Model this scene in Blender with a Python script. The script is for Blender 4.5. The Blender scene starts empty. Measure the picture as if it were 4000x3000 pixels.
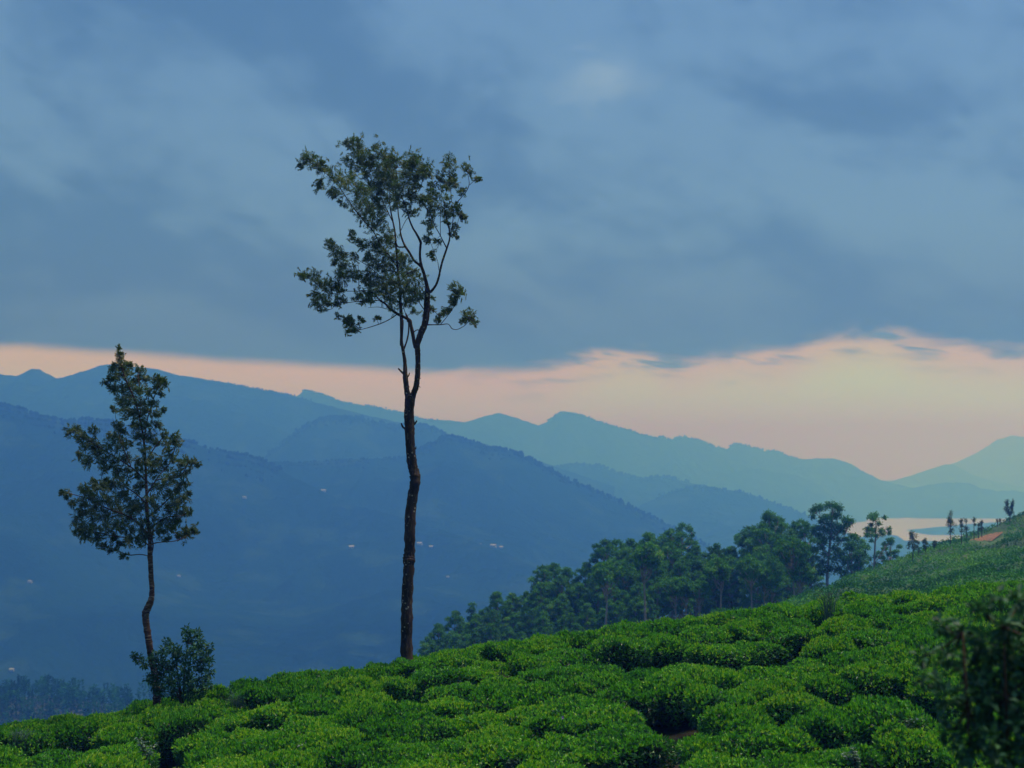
import bpy, math, random
import numpy as np
from mathutils import Vector

# ------------------------------------------------------------------ camera / sky / sun
S = bpy.context.scene
C = bpy.data.collections.new("place"); S.collection.children.link(C)
R = random.Random(7); N = np.random.RandomState(7)
F = 6667.0; H0 = 1750.0
PITCH = math.atan((H0 - 1500) / F); CP, SP = math.cos(PITCH), math.sin(PITCH)

def ray(px, py):
    a = (px - 2000) / F; b = (1500 - py) / F
    y = CP - b * SP; z = SP + b * CP
    return a / y, z / y                      # x and z per metre of forward distance
def P(px, py, d):
    tx, tz = ray(px, py); return (tx * d, d, tz * d)

cam = bpy.data.cameras.new("camera"); camo = bpy.data.objects.new("camera", cam); C.objects.link(camo)
cam.sensor_width = 36; cam.lens = 36 * F / 4000; cam.clip_start = 0.1; cam.clip_end = 60000
camo.rotation_euler = (math.pi / 2 + PITCH, 0, 0)
cam.dof.use_dof = True; cam.dof.focus_distance = 49; cam.dof.aperture_fstop = 1.6
S.camera = camo

SUN_EL, SUN_AZ = math.radians(70), math.radians(70)      # azimuth to the right of the view
sl = bpy.data.lights.new("sun", 'SUN'); sl.energy = 1.5; sl.angle = math.radians(25); sl.color = (1.0, 0.87, 0.80)
so = bpy.data.objects.new("sun", sl); C.objects.link(so)
sd = Vector((math.sin(SUN_AZ) * math.cos(SUN_EL), math.cos(SUN_AZ) * math.cos(SUN_EL), math.sin(SUN_EL)))
so.rotation_euler = sd.to_track_quat('Z', 'Y').to_euler()

vs = S.view_settings; vs.view_transform = 'Standard'; vs.look = 'None'; vs.gamma = 1; vs.use_curve_mapping = False
EXPOSURE = 1.7; vs.exposure = EXPOSURE
S.cycles.volume_bounces = 1; S.cycles.max_bounces = 6; S.cycles.diffuse_bounces = 2; S.cycles.glossy_bounces = 2
S.cycles.transmission_bounces = 3; S.cycles.transparent_max_bounces = 8

class G:
    """small node graph helper"""
    def __init__(s, nt): s.nt = nt
    def n(s, t, **kw):
        o = s.nt.nodes.new(t)
        for k, v in kw.items(): setattr(o, k, v)
        return o
    def put(s, sock, v):
        if isinstance(v, bpy.types.NodeSocket): s.nt.links.new(v, sock)
        else: sock.default_value = v
    def m(s, op, a, b=0.0, c=0.0, clamp=False):
        o = s.n('ShaderNodeMath', operation=op, use_clamp=clamp)
        s.put(o.inputs[0], a); s.put(o.inputs[1], b); s.put(o.inputs[2], c); return o.outputs[0]
    def mix(s, f, a, b, bt='MIX'):
        o = s.n('ShaderNodeMix', data_type='RGBA', blend_type=bt)
        s.put(o.inputs[0], f)
        s.put(o.inputs[6], a if isinstance(a, bpy.types.NodeSocket) else (*a, 1)); s.put(o.inputs[7], b if isinstance(b, bpy.types.NodeSocket) else (*b, 1))
        return o.outputs[2]
    def ss(s, x, lo, hi, a=0.0, b=1.0):
        o = s.n('ShaderNodeMapRange', interpolation_type='SMOOTHSTEP')
        s.put(o.inputs[0], x); s.put(o.inputs[1], lo); s.put(o.inputs[2], hi); s.put(o.inputs[3], a); s.put(o.inputs[4], b); return o.outputs[0]
    def xyz(s, x, y, z):
        o = s.n('ShaderNodeCombineXYZ'); s.put(o.inputs[0], x); s.put(o.inputs[1], y); s.put(o.inputs[2], z); return o.outputs[0]
    def noise(s, vec, scale, detail=4, rough=0.5, dist=0.0):
        o = s.n('ShaderNodeTexNoise'); s.put(o.inputs['Vector'], vec)
        o.inputs['Scale'].default_value = scale; o.inputs['Detail'].default_value = detail
        o.inputs['Roughness'].default_value = rough; o.inputs['Distortion'].default_value = dist; return o.outputs[0]

def lin(r, g, b):
    f = lambda c: (c / 255 / 12.92) if c <= 10 else ((c / 255 + 0.055) / 1.055) ** 2.4
    return (f(r), f(g), f(b))
EK = 2 ** -EXPOSURE
def sky(r, g, b): return tuple(c * EK for c in (r, g, b))

W = bpy.data.worlds.new("World"); S.world = W; W.use_nodes = True
W.node_tree.nodes.clear(); g = G(W.node_tree)
out = g.n('ShaderNodeOutputWorld'); bg = g.n('ShaderNodeBackground')
W.node_tree.links.new(bg.outputs[0], out.inputs[0]); bg.inputs[1].default_value = 0.1
tc = g.n('ShaderNodeTexCoord').outputs['Generated']
sep = g.n('ShaderNodeSeparateXYZ'); g.put(sep.inputs[0], tc); dx, dy, dz = sep.outputs
az = g.m('ARCTAN2', dx, dy)
nish = g.n('ShaderNodeTexSky', sky_type='NISHITA', sun_disc=False)
nish.sun_elevation = SUN_EL; nish.sun_rotation = SUN_AZ; nish.air_density = 1.5; nish.dust_density = 3
# cloud deck: noise laid out on a plane overhead, so the clouds foreshorten towards the horizon
zz = g.m('ADD', g.m('MAXIMUM', dz, 0.0), 0.16)
cx = g.m('DIVIDE', dx, zz); cy = g.m('DIVIDE', dy, zz)
cv = g.xyz(g.m('MULTIPLY_ADD', cy, 0.55, cx), g.m('MULTIPLY_ADD', cx, -0.35, cy), 3.3)
n1 = g.noise(cv, 0.9, 5, 0.5, 0.6); n2 = g.noise(cv, 3.2, 5, 0.55, 0.8)
n3 = g.noise(g.xyz(g.m('MULTIPLY_ADD', az, 8.0, g.m('MULTIPLY', dz, 2.5)), g.m('MULTIPLY_ADD', dz, 13.0, g.m('MULTIPLY', az, 3.0)), 4.4), 1.0, 6, 0.52, 0.35)
en0 = g.noise(g.xyz(g.m('MULTIPLY', az, 26.0), g.m('MULTIPLY', dz, 34.0), 8.0), 1.0, 4, 0.55, 0.6)
cf = g.ss(g.m('ADD', g.m('ADD', g.m('MULTIPLY', n1, 0.22), g.m('MULTIPLY', n2, 0.12)), g.m('MULTIPLY_ADD', n3, 0.52, g.m('MULTIPLY', en0, 0.14))), 0.42, 0.58)
CLOUD_D = sky(0.024, 0.110, 0.28); CLOUD_L = sky(0.088, 0.212, 0.45)
cloud = g.mix(cf, CLOUD_D, CLOUD_L)
cloud = g.mix(g.ss(dz, 0.14, 0.05, 0.0, 0.7), cloud, tuple(c * 0.55 for c in CLOUD_D))   # the underside of the deck thickens towards its far edge
# thinner, paler spot in the deck above the valley
def spot(a0, e0, ra, re):
    u = g.m('DIVIDE', g.m('SUBTRACT', az, a0), ra); v = g.m('DIVIDE', g.m('SUBTRACT', dz, e0), re)
    d = g.m('SQRT', g.m('ADD', g.m('MULTIPLY', u, u), g.m('MULTIPLY', v, v)))
    return g.ss(g.m('ADD', d, g.m('MULTIPLY', g.m('SUBTRACT', g.m('MULTIPLY_ADD', en0, 0.6, g.m('MULTIPLY', n2, 0.5)), 0.55), 5.0)), 1.4, -0.3)
cloud = g.mix(g.m('MULTIPLY', spot(0.055, 0.212, 0.028, 0.020), 0.55), cloud, sky(0.27, 0.40, 0.60))
# lower edge of the deck and the clear sunset gap under it
fc = g.n('ShaderNodeFloatCurve'); g.put(fc.inputs['Value'], g.m('MULTIPLY_ADD', az, 1 / 0.8, 0.5))
cur = fc.mapping.curves[0]
EDGE = [(-0.4, .058), (-0.29, .0575), (-0.22, .054), (-0.15, .0495), (-0.07, .0460), (0.01, .0445), (0.04, .052), (0.075, .058), (0.095, .052),
        (0.13, .056), (0.155, .055), (0.175, .0615), (0.21, .0655), (0.23, .061), (0.26, .056), (0.30, .054), (0.4, .055)]
pts = [(a / 0.8 + 0.5, e * 10) for a, e in EDGE]
cur.points[0].location = (0, pts[0][1]); cur.points[1].location = (1, pts[-1][1])
for p_ in pts[1:-1]: cur.points.new(*p_)
fc.mapping.update()
edge = g.m('MULTIPLY', fc.outputs[0], 0.1)
en = g.noise(g.xyz(g.m('MULTIPLY', az, 17.0), g.m('MULTIPLY', dz, 52.0), 0.3), 1.0, 6, 0.62, 0.5)
rag = g.ss(az, -0.10, 0.08, 0.006, 0.034)
el = g.m('ADD', dz, g.m('MULTIPLY', g.m('SUBTRACT', en, 0.5), rag))
dlt = g.m('SUBTRACT', el, edge)
soft = g.ss(az, -0.1, 0.1, 0.0042, 0.0075)
deck = g.ss(g.m('DIVIDE', dlt, soft), -1.0, 1.0)
right = g.ss(az, -0.15, 0.2)
GLOW_TOP = g.mix(right, sky(0.58, 0.47, 0.0), sky(0.54, 0.42, 0.0))
GLOW_LOW = g.mix(right, sky(0.51, 0.60, 0.0), sky(0.49, 0.71, 0.0))
glow = g.mix(g.ss(g.m('SUBTRACT', edge, dz), 0.0, 0.030), GLOW_TOP, GLOW_LOW)
skyc = g.mix(deck, glow, cloud)
wn = g.noise(g.xyz(g.m('MULTIPLY', az, 30.0), g.m('MULTIPLY_ADD', dz, 150.0, g.m('MULTIPLY', az, 12.0)), 2.2), 1.0, 4, 0.55, 0.3)
wisp = g.m('MULTIPLY', g.m('MULTIPLY', g.ss(wn, 0.47, 0.68), g.ss(dlt, -0.020, -0.002)), g.m('MULTIPLY', g.ss(az, -0.04, 0.05, 0.0, 0.95), g.ss(dlt, 0.008, -0.001)))
skyc = g.mix(wisp, skyc, tuple(a * .6 + b * .4 for a, b in zip(CLOUD_D, CLOUD_L)))
below = g.ss(dz, -0.08, -0.03)
skyc = g.mix(below, sky(0.05, 0.09, 0.10), skyc)
sc10 = g.n('ShaderNodeVectorMath', operation='SCALE'); g.put(sc10.inputs[0], skyc); sc10.inputs[3].default_value = 10
tot = g.mix(0.06, sc10.outputs[0], nish.outputs[0])
g.put(bg.inputs[0], tot)

# ------------------------------------------------------------------ helpers
def tag(o, label=None, cat=None, group=None, kind=None):
    if label: o['label'] = label
    if cat: o['category'] = cat
    if group: o['group'] = group
    if kind: o['kind'] = kind
    return o
def empty(name, loc=(0, 0, 0), rz=0.0):
    o = bpy.data.objects.new(name, None); o.empty_display_size = 0.2
    C.objects.link(o); o.location = loc; o.rotation_euler = (0, 0, rz); return o
def build(name, verts, faces, mats, parent=None, tint=None, smooth=False, mi=None):
    """verts (n,3), faces (m,k) array or list of them"""
    me = bpy.data.meshes.new(name)
    V = np.asarray(verts, dtype=np.float32); Fs = faces if isinstance(faces, list) else [faces]
    Fs = [np.asarray(f, dtype=np.int32) for f in Fs if len(f)]
    me.vertices.add(len(V)); me.vertices.foreach_set('co', V.ravel())
    tot = sum(f.size for f in Fs); cnt = sum(len(f) for f in Fs)
    me.loops.add(tot); me.polygons.add(cnt)
    me.loops.foreach_set('vertex_index', np.concatenate([f.ravel() for f in Fs]))
    ls = np.concatenate([np.full(len(f), f.shape[1]) for f in Fs])
    st = np.concatenate([[0], np.cumsum(ls)[:-1]]).astype(np.int32)
    me.polygons.foreach_set('loop_start', st)
    me.polygons.foreach_set('use_smooth', np.full(cnt, smooth))
    for m_ in (mats if isinstance(mats, (list, tuple)) else [mats]): me.materials.append(m_)
    if mi is not None: me.polygons.foreach_set('material_index', np.asarray(mi, dtype=np.int32))
    me.update(calc_edges=True)
    if tint is not None:
        a = me.attributes.new('tint', 'FLOAT', 'FACE'); a.data.foreach_set('value', np.asarray(tint, dtype=np.float32))
    o = bpy.data.objects.new(name, me); C.objects.link(o)
    if parent: o.parent = parent
    return o
def copy_tree(o, parent=None):
    c = o.copy(); C.objects.link(c)
    if parent: c.parent = parent
    for ch in list(o.children): copy_tree(ch, c)
    return c

def unit(a): return a / (np.linalg.norm(a, axis=-1, keepdims=True) + 1e-9)
def leaves(pos, dirs, nrm, L, Wd, fold=0.25):
    """folded rhombic leaves: quad base,left,tip,right"""
    d = unit(dirs); s = unit(np.cross(d, nrm)); n = np.cross(s, d)
    L = np.asarray(L)[:, None]; Wd = np.asarray(Wd)[:, None]
    a = pos; t = pos + d * L - n * L * 0.12; m = pos + d * L * 0.45 + n * Wd * fold
    l = m - s * Wd * 0.5; r = m + s * Wd * 0.5
    V = np.stack([a, l, t, r], 1).reshape(-1, 3)
    Fc = np.arange(len(pos) * 4).reshape(-1, 4); return V, Fc
def merge(parts):
    Vs, Fs, Ts, Ms = [], {}, [], []
    off = 0; order = []
    for V, Fc, T, M in parts:
        Vs.append(V); Fs.setdefault(Fc.shape[1], []).append((Fc + off, T, M)); off += len(V)
    faces, tint, mi = [], [], []
    for k in Fs:
        faces.append(np.concatenate([f for f, _, _ in Fs[k]]))
        tint.append(np.concatenate([np.broadcast_to(t, (len(f),)) for f, t, _ in Fs[k]]))
        mi.append(np.concatenate([np.full(len(f), m_) for f, _, m_ in Fs[k]]))
    return np.concatenate(Vs), faces, np.concatenate(tint), np.concatenate(mi)
def smooth_path(p, r, sub=4):
    p = np.asarray(p, float); r = np.asarray(r, float)
    if len(p) < 3: return p, r
    q = np.vstack([2 * p[0] - p[1], p, 2 * p[-1] - p[-2]]); o, ro = [], []
    for i in range(len(p) - 1):
        a, b, c, d = q[i:i + 4]
        for k in range(sub):
            t = k / sub
            o.append(0.5 * (2 * b + (c - a) * t + (2 * a - 5 * b + 4 * c - d) * t * t + (3 * b - a - 3 * c + d) * t ** 3))
            ro.append(r[i] * (1 - t) + r[i + 1] * t)
    o.append(p[-1]); ro.append(r[-1]); return np.array(o), np.array(ro)
def tube(p, r, sides=8, rough=0.0, rng=None):
    p = np.asarray(p, float); n = len(p)
    tan = unit(np.gradient(p, axis=0)); ref = np.array([0.13, 1.0, 0.07])
    u = unit(np.cross(tan, ref)); v = np.cross(tan, u)
    an = np.linspace(0, 2 * np.pi, sides, endpoint=False)
    rr = np.asarray(r)[:, None] * np.ones((n, sides))
    if rough and rng is not None: rr = rr * (1 + rough * rng.randn(n, sides) * 0.5 + rough * rng.randn(n, 1) * 0.6)
    V = p[:, None, :] + rr[..., None] * (np.cos(an)[None, :, None] * u[:, None, :] + np.sin(an)[None, :, None] * v[:, None, :])
    V = V.reshape(-1, 3)
    i = np.arange(n - 1)[:, None] * sides; j = np.arange(sides)[None, :]; j2 = (j + 1) % sides
    Fc = np.stack([i + j, i + j2, i + sides + j2, i + sides + j], -1).reshape(-1, 4)
    V = np.vstack([V, p[-1:]]); k = len(V) - 1; b = (n - 1) * sides
    cap = np.stack([b + np.arange(sides), b + (np.arange(sides) + 1) % sides, np.full(sides, k), np.full(sides, k)], -1)
    return V, Fc, np.array([[b + q, b + (q + 1) % sides, k] for q in range(sides)])
# value noise on numpy arrays
_T = N.rand(256, 256)
def vn(x, y):
    xi = np.floor(x).astype(int); yi = np.floor(y).astype(int); fx = x - xi; fy = y - yi
    fx = fx * fx * (3 - 2 * fx); fy = fy * fy * (3 - 2 * fy)
    T = lambda a, b: _T[a % 256, b % 256]
    return ((T(xi, yi) * (1 - fx) + T(xi + 1, yi) * fx) * (1 - fy) + (T(xi, yi + 1) * (1 - fx) + T(xi + 1, yi + 1) * fx) * fy) - 0.5
def fbm(x, y, o=4, g_=0.5):
    s = 0; a = 1
    for k in range(o): s = s + a * vn(x * 2 ** k + 17.3 * k, y * 2 ** k + 5.1 * k); a *= g_
    return s

# ------------------------------------------------------------------ materials
def new_mat(name):
    m_ = bpy.data.materials.new(name); m_.use_nodes = True; m_.node_tree.nodes.clear(); return m_, G(m_.node_tree)
def surf(g, sh):
    o = g.n('ShaderNodeOutputMaterial'); g.nt.links.new(sh, o.inputs[0])
def leaf_mat(name, cols, rough=0.45, trans=0.3, back=None, spec=0.4, patch=0.0):
    """cols: list of (position, colour) over the per-leaf tint"""
    m_, g = new_mat(name)
    at = g.n('ShaderNodeAttribute', attribute_name='tint').outputs['Fac']
    oi = g.n('ShaderNodeObjectInfo').outputs['Random']
    f = g.m('ADD', at, g.m('MULTIPLY', g.m('SUBTRACT', oi, 0.5), 0.22), clamp=True)
    if patch:
        pn = g.noise(g.n('ShaderNodeNewGeometry').outputs['Position'], 0.45, 3)
        f = g.m('ADD', f, g.m('MULTIPLY', g.m('SUBTRACT', pn, 0.5), patch), clamp=True)
    cr = g.n('ShaderNodeValToRGB'); g.put(cr.inputs[0], f)
    e = cr.color_ramp.elements
    e[0].position, e[0].color = cols[0][0], (*cols[0][1], 1); e[1].position, e[1].color = cols[-1][0], (*cols[-1][1], 1)
    for p_, c_ in cols[1:-1]: q = e.new(p_); q.color = (*c_, 1)
    col = cr.outputs[0]
    if back:
        bf = g.n('ShaderNodeNewGeometry').outputs['Backfacing']; col = g.mix(g.m('MULTIPLY', bf, 0.8), col, back)
    pb = g.n('ShaderNodeBsdfPrincipled'); g.put(pb.inputs['Base Color'], col); pb.inputs['Roughness'].default_value = rough
    pb.inputs['Specular IOR Level'].default_value = spec
    tr = g.n('ShaderNodeBsdfTranslucent'); g.put(tr.inputs[0], g.mix(1.0, col, (1.0, 1.15, 0.5), 'MULTIPLY'))
    mx = g.n('ShaderNodeMixShader'); mx.inputs[0].default_value = trans
    g.nt.links.new(pb.outputs[0], mx.inputs[1]); g.nt.links.new(tr.outputs[0], mx.inputs[2]); surf(g, mx.outputs[0]); return m_
def rough_mat(name, c1, c2, scale, c3=None, bump=0.0, bscale=None, rough=0.9, stretch=(1, 1, 1), detail=5, spots=None, spec=0.2):
    m_, g = new_mat(name)
    tcn = g.n('ShaderNodeTexCoord').outputs['Object']
    mp = g.n('ShaderNodeMapping'); g.put(mp.inputs[0], tcn); mp.inputs['Scale'].default_value = stretch; v = mp.outputs[0]
    n = g.noise(v, scale, detail, 0.6, 0.3)
    col = g.mix(g.ss(n, 0.35, 0.65), c1, c2)
    if c3: col = g.mix(g.ss(g.noise(v, scale * 3.7, 4, 0.6), 0.52, 0.66), col, c3)
    if spots:
        vo = g.n('ShaderNodeTexVoronoi'); g.put(vo.inputs['Vector'], tcn); vo.inputs['Scale'].default_value = spots[1]
        sm = g.m('MULTIPLY', g.ss(vo.outputs['Distance'], 0.30, 0.16), g.ss(g.noise(tcn, 2.0, 3), 0.5, 0.6))
        col = g.mix(sm, col, spots[0])
    pb = g.n('ShaderNodeBsdfPrincipled'); g.put(pb.inputs['Base Color'], col); pb.inputs['Roughness'].default_value = rough
    pb.inputs['Specular IOR Level'].default_value = spec
    if bump:
        bn = g.n('ShaderNodeBump'); g.put(bn.inputs['Height'], g.noise(v, bscale or scale * 4, 6, 0.6)); bn.inputs['Distance'].default_value = bump
        bn.inputs['Strength'].default_value = 1.0; g.put(pb.inputs['Normal'], bn.outputs[0])
    surf(g, pb.outputs[0]); return m_

M_hill = rough_mat('far_forest_slope', (0.002, 0.012, 0.008), (0.005, 0.022, 0.010), 0.0035, (0.011, 0.032, 0.014), bump=14, bscale=0.03, detail=8, spec=0.0)
M_valley = rough_mat('valley_fields', (0.02, 0.045, 0.02), (0.06, 0.09, 0.04), 0.002)
M_soil = rough_mat('tea_soil', (0.018, 0.014, 0.008), (0.020, 0.030, 0.010), 1.2, (0.014, 0.034, 0.010), bump=0.05, bscale=6)
M_slope2 = rough_mat('grassy_tea_slope', (0.022, 0.060, 0.020), (0.045, 0.110, 0.030), 0.06, (0.075, 0.105, 0.04), bump=0.6, bscale=0.9)
M_gro = rough_mat('grove_floor', (0.02, 0.03, 0.015), (0.035, 0.05, 0.02), 0.1, bump=0.3)
M_earth = rough_mat('orange_earth', (0.15, 0.085, 0.042), (0.24, 0.125, 0.058), 0.7, (0.13, 0.08, 0.035), bump=0.4, bscale=1.6)
M_bark1 = rough_mat('dark_bark', (0.016, 0.011, 0.008), (0.044, 0.028, 0.018), 5.0, (0.085, 0.062, 0.042), bump=0.03, bscale=30, stretch=(1, 1, 0.25), spots=((0.30, 0.27, 0.22), 9.0))
M_bark2 = rough_mat('banded_bark', (0.035, 0.017, 0.011), (0.10, 0.060, 0.040), 3.0, (0.20, 0.16, 0.125), bump=0.03, bscale=26, stretch=(0.5, 0.5, 2.2))
M_bark3 = rough_mat('pale_gum_bark', (0.24, 0.21, 0.17), (0.36, 0.31, 0.25), 0.8, (0.17, 0.12, 0.09), stretch=(1, 1, 0.3))
M_twig = rough_mat('brown_twig', (0.03, 0.018, 0.012), (0.06, 0.035, 0.02), 6.0)
M_tea = leaf_mat('tea_leaf', [(0.0, (0.013, 0.056, 0.020)), (0.30, (0.034, 0.155, 0.020)), (0.60, (0.076, 0.310, 0.016)), (0.83, (0.170, 0.480, 0.018)), (1.0, (0.38, 0.55, 0.03))], rough=0.42, trans=0.30, patch=0.35)
M_teacore = rough_mat('tea_bush_inside', (0.010, 0.016, 0.006), (0.018, 0.026, 0.010), 9.0, bump=0.05, bscale=14)
M_oak = leaf_mat('silver_oak_leaf', [(0.0, (0.018, 0.054, 0.014)), (0.45, (0.050, 0.115, 0.026)), (0.75, (0.115, 0.185, 0.050)), (0.9, (0.21, 0.25, 0.095)), (1.0, (0.33, 0.31, 0.10))], rough=0.55, trans=0.3, back=(0.11, 0.145, 0.085), spec=0.2)
M_gum = leaf_mat('gum_leaf', [(0.0, (0.022, 0.085, 0.016)), (0.5, (0.064, 0.230, 0.030)), (0.85, (0.130, 0.340, 0.045)), (1.0, (0.22, 0.30, 0.06))], spec=0.2, rough=0.65, trans=0.3)
M_broad = leaf_mat('broad_leaf', [(0.0, (0.014, 0.055, 0.030)), (0.5, (0.032, 0.120, 0.055)), (1.0, (0.09, 0.23, 0.08))], spec=0.25, rough=0.55, trans=0.25)
M_weed = leaf_mat('weed_leaf', [(0.0, (0.05, 0.12, 0.08)), (1.0, (0.16, 0.24, 0.20))], rough=0.45, trans=0.25)
M_pine = leaf_mat('plantation_leaf', [(0.0, (0.006, 0.034, 0.012)), (1.0, (0.034, 0.150, 0.026))], rough=0.9, trans=0.1, spec=0.0)
M_far = leaf_mat('far_canopy', [(0.0, (0.002, 0.012, 0.007)), (1.0, (0.006, 0.022, 0.010))], rough=1.0, trans=0.0, spec=0.0)
M_tea2 = leaf_mat('far_tea_leaf', [(0.0, (0.020, 0.080, 0.018)), (0.6, (0.045, 0.185, 0.026)), (1.0, (0.12, 0.30, 0.038))], spec=0.1, rough=0.8, trans=0.2, patch=0.0)

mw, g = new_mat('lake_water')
pb = g.n('ShaderNodeBsdfPrincipled'); pb.inputs['Base Color'].default_value = (0.39, 0.40, 0.34, 1); pb.inputs['Roughness'].default_value = 0.2; pb.inputs['IOR'].default_value = 1.33  # pale base colour has the reflected sky glow painted in; real water is darker
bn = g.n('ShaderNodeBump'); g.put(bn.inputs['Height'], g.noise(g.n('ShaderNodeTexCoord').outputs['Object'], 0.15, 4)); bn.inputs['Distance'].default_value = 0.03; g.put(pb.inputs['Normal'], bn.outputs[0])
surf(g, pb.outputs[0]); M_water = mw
def flat(name, c, rough=0.7):
    m_, g = new_mat(name); pb = g.n('ShaderNodeBsdfPrincipled'); pb.inputs['Roughness'].default_value = rough
    n = g.noise(g.n('ShaderNodeTexCoord').outputs['Object'], 1.5, 4)
    g.put(pb.inputs['Base Color'], g.mix(n, tuple(x * 0.85 for x in c), tuple(min(1, x * 1.15) for x in c))); surf(g, pb.outputs[0]); return m_
M_white = flat('whitewash', (0.24, 0.24, 0.235)); M_tin = flat('tin_roof', (0.20, 0.21, 0.22)); M_redroof = flat('rust_roof', (0.35, 0.14, 0.09))
M_steel = flat('galvanised_steel', (0.3, 0.3, 0.32)); M_purple = flat('purple_petal', (0.42, 0.25, 0.60)); M_dark = flat('window_dark', (0.03, 0.035, 0.04))

# ------------------------------------------------------------------ far terrain
LAKE_Z = -330.0
def grid_mesh(name, X, Y, Z, mat, smooth=True):
    nr, nc = X.shape; V = np.stack([X, Y, Z], -1).reshape(-1, 3)
    i = np.arange(nr - 1)[:, None] * nc; j = np.arange(nc - 1)[None, :]
    Fc = np.stack([i + j, i + j + 1, i + nc + j + 1, i + nc + j], -1).reshape(-1, 4)
    return build(name, V, Fc, mat, smooth=smooth)
xs = np.linspace(-9000, 9000, 61); ys = np.concatenate([np.linspace(-400, 2000, 12), np.linspace(2400, 17600, 40)])
XX, YY = np.meshgrid(xs, ys)
tag(grid_mesh('valley_floor', XX, YY, np.full_like(XX, LAKE_Z - 4) + fbm(XX / 900, YY / 900) * 3, M_valley), kind='structure')

RIDGES = {}
def ridge(name, pts, dist, zf=-334.0, wf=1500, wb=900, amp=60, ncol=260, rough=1.0, seed=0, spur=420.0, curve=1.0, jag=1.0, lab=None):
    p = np.array(pts, float)
    px = np.linspace(p[0, 0], p[-1, 0], ncol); py = np.interp(px, p[:, 0], p[:, 1])
    d = np.interp(px, [q[0] for q in dist], [q[1] for q in dist])
    tz = np.array([ray(a, b) for a, b in zip(px, py)]); xc = tz[:, 0] * d; zc = tz[:, 1] * d
    zc = zc + jag * d / F * (fbm(px / 22.0 + seed, px * 0 + seed) * 3.0)
    vf = np.linspace(0, 1, 44) ** 1.2; vb = np.linspace(0, 1, 10)[1:]
    rows = []
    for v in vb[::-1]:
        yy = d + v * wb; z = zc + (zf - zc) * v ** 1.1; rows.append((xc, yy, z + fbm(xc / spur + seed, yy / spur) * amp * v * (1 - v) * 2))
    for v in vf:
        yy = d - v * wf
        z = zc + (zf - zc) * (v * (1 - curve * 0.25) + curve * 0.25 * v * v)
        env = min(1, v * 5) * (1 - v) ** 0.5
        rd = -np.abs(fbm(xc / spur + seed + 0.35 * v, yy / (spur * 2.6) + seed, 3)) * 2.2 * amp + fbm(xc / (spur * 0.25), yy / (spur * 0.3) + seed) * amp * 0.35
        rows.append((xc + fbm(xc / 500 + seed, yy / 500) * 90 * min(1, v * 3), yy, z + rd * env))
    X = np.stack([r[0] for r in rows]); Y = np.stack([r[1] for r in rows]); Z = np.maximum(np.stack([r[2] for r in rows]), zf)
    o = grid_mesh(name, X, Y, Z, M_hill); tag(o, kind='structure')
    RIDGES[o.name] = (px, xc, d, zc, X[9:], Y[9:], Z[9:])
    return o

R_far_right_b = ridge('mountain_range', [(3200, 1990), (3500, 1905), (3704, 1817), (3761, 1798), (3837, 1756), (3894, 1718), (3951, 1702), (4000, 1708), (4100, 1745), (4400, 1830)], [(3200, 15500), (4400, 15500)], wf=2500, wb=1500, seed=1, amp=80)
ridge('mountain_range', [(3300, 1960), (3450, 1898), (3514, 1884), (3571, 1860), (3637, 1832), (3694, 1813), (3732, 1817), (3790, 1850), (3850, 1872), (4000, 1905), (4400, 1940)], [(3300, 12600), (4400, 12600)], wf=1500, wb=1500, seed=2, amp=60)
ridge('mountain_range', [(900, 1640), (1000, 1600), (1100, 1566), (1162, 1545), (1184, 1528), (1220, 1529), (1284, 1549), (1338, 1571), (1401, 1582), (1492, 1594), (1582, 1616), (1655, 1639), (1763, 1642), (1817, 1648), (1850, 1638), (1900, 1623), (1947, 1613), (2004, 1628), (2061, 1647), (2104, 1664), (2137, 1647), (2185, 1616), (2223, 1614), (2280, 1628), (2318, 1642), (2375, 1661), (2432, 1675), (2489, 1694), (2565, 1715), (2584, 1706), (2626, 1721), (2650, 1708), (2679, 1705), (2716, 1718), (2773, 1737), (2830, 1759), (2859, 1739), (2892, 1734), (2935, 1746), (2992, 1765), (3020, 1760), (3049, 1770), (3077, 1786), (3134, 1794), (3229, 1789), (3267, 1794), (3324, 1813), (3372, 1841), (3438, 1874), (3467, 1883), (3514, 1892), (3600, 1915), (3800, 1990)],
      [(900, 5800), (1500, 6000), (1900, 7000), (2600, 7800), (3200, 9300), (3800, 9600)], wf=1100, wb=1200, ncol=520, seed=3, amp=90)
ridge('mountain_range', [(2300, 1960), (2600, 1905), (2750, 1880), (2850, 1850), (2906, 1834), (2973, 1830), (3030, 1846), (3096, 1849), (3144, 1870), (3229, 1908), (3305, 1931), (3381, 1934), (3514, 1917), (3628, 1893), (3704, 1884), (3789, 1889), (3837, 1908), (3894, 1917), (3951, 1915), (4000, 1922), (4400, 1900)], [(2300, 7400), (3000, 7800), (3300, 8900), (4400, 8900)], zf=-334, wf=930, wb=800, seed=4, amp=40, curve=0.2)
ridge('mountain', [(-500, 1500), (-200, 1440), (0, 1460), (63, 1470), (127, 1440), (158, 1445), (221, 1479), (271, 1467), (343, 1445), (389, 1427), (452, 1422), (506, 1431), (579, 1436), (633, 1446), (687, 1463), (768, 1476), (859, 1490), (949, 1506), (1040, 1526), (1130, 1542), (1175, 1556), (1311, 1592), (1447, 1626), (1582, 1655), (1718, 1690), (1900, 1735), (2100, 1800), (2400, 1900)], [(-500, 3900), (2400, 4300)], wf=1600, wb=900, ncol=380, seed=5, amp=80)
ridge('hill', [(1900, 1960), (2050, 1890), (2156, 1827), (2251, 1815), (2299, 1822), (2337, 1817), (2375, 1832), (2432, 1851), (2508, 1874), (2565, 1860), (2603, 1860), (2650, 1874), (2750, 1895), (2950, 1960), (3200, 2080)], [(1900, 5000), (3200, 5600)], wf=1100, wb=700, seed=6, amp=50, jag=1.6)
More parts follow.
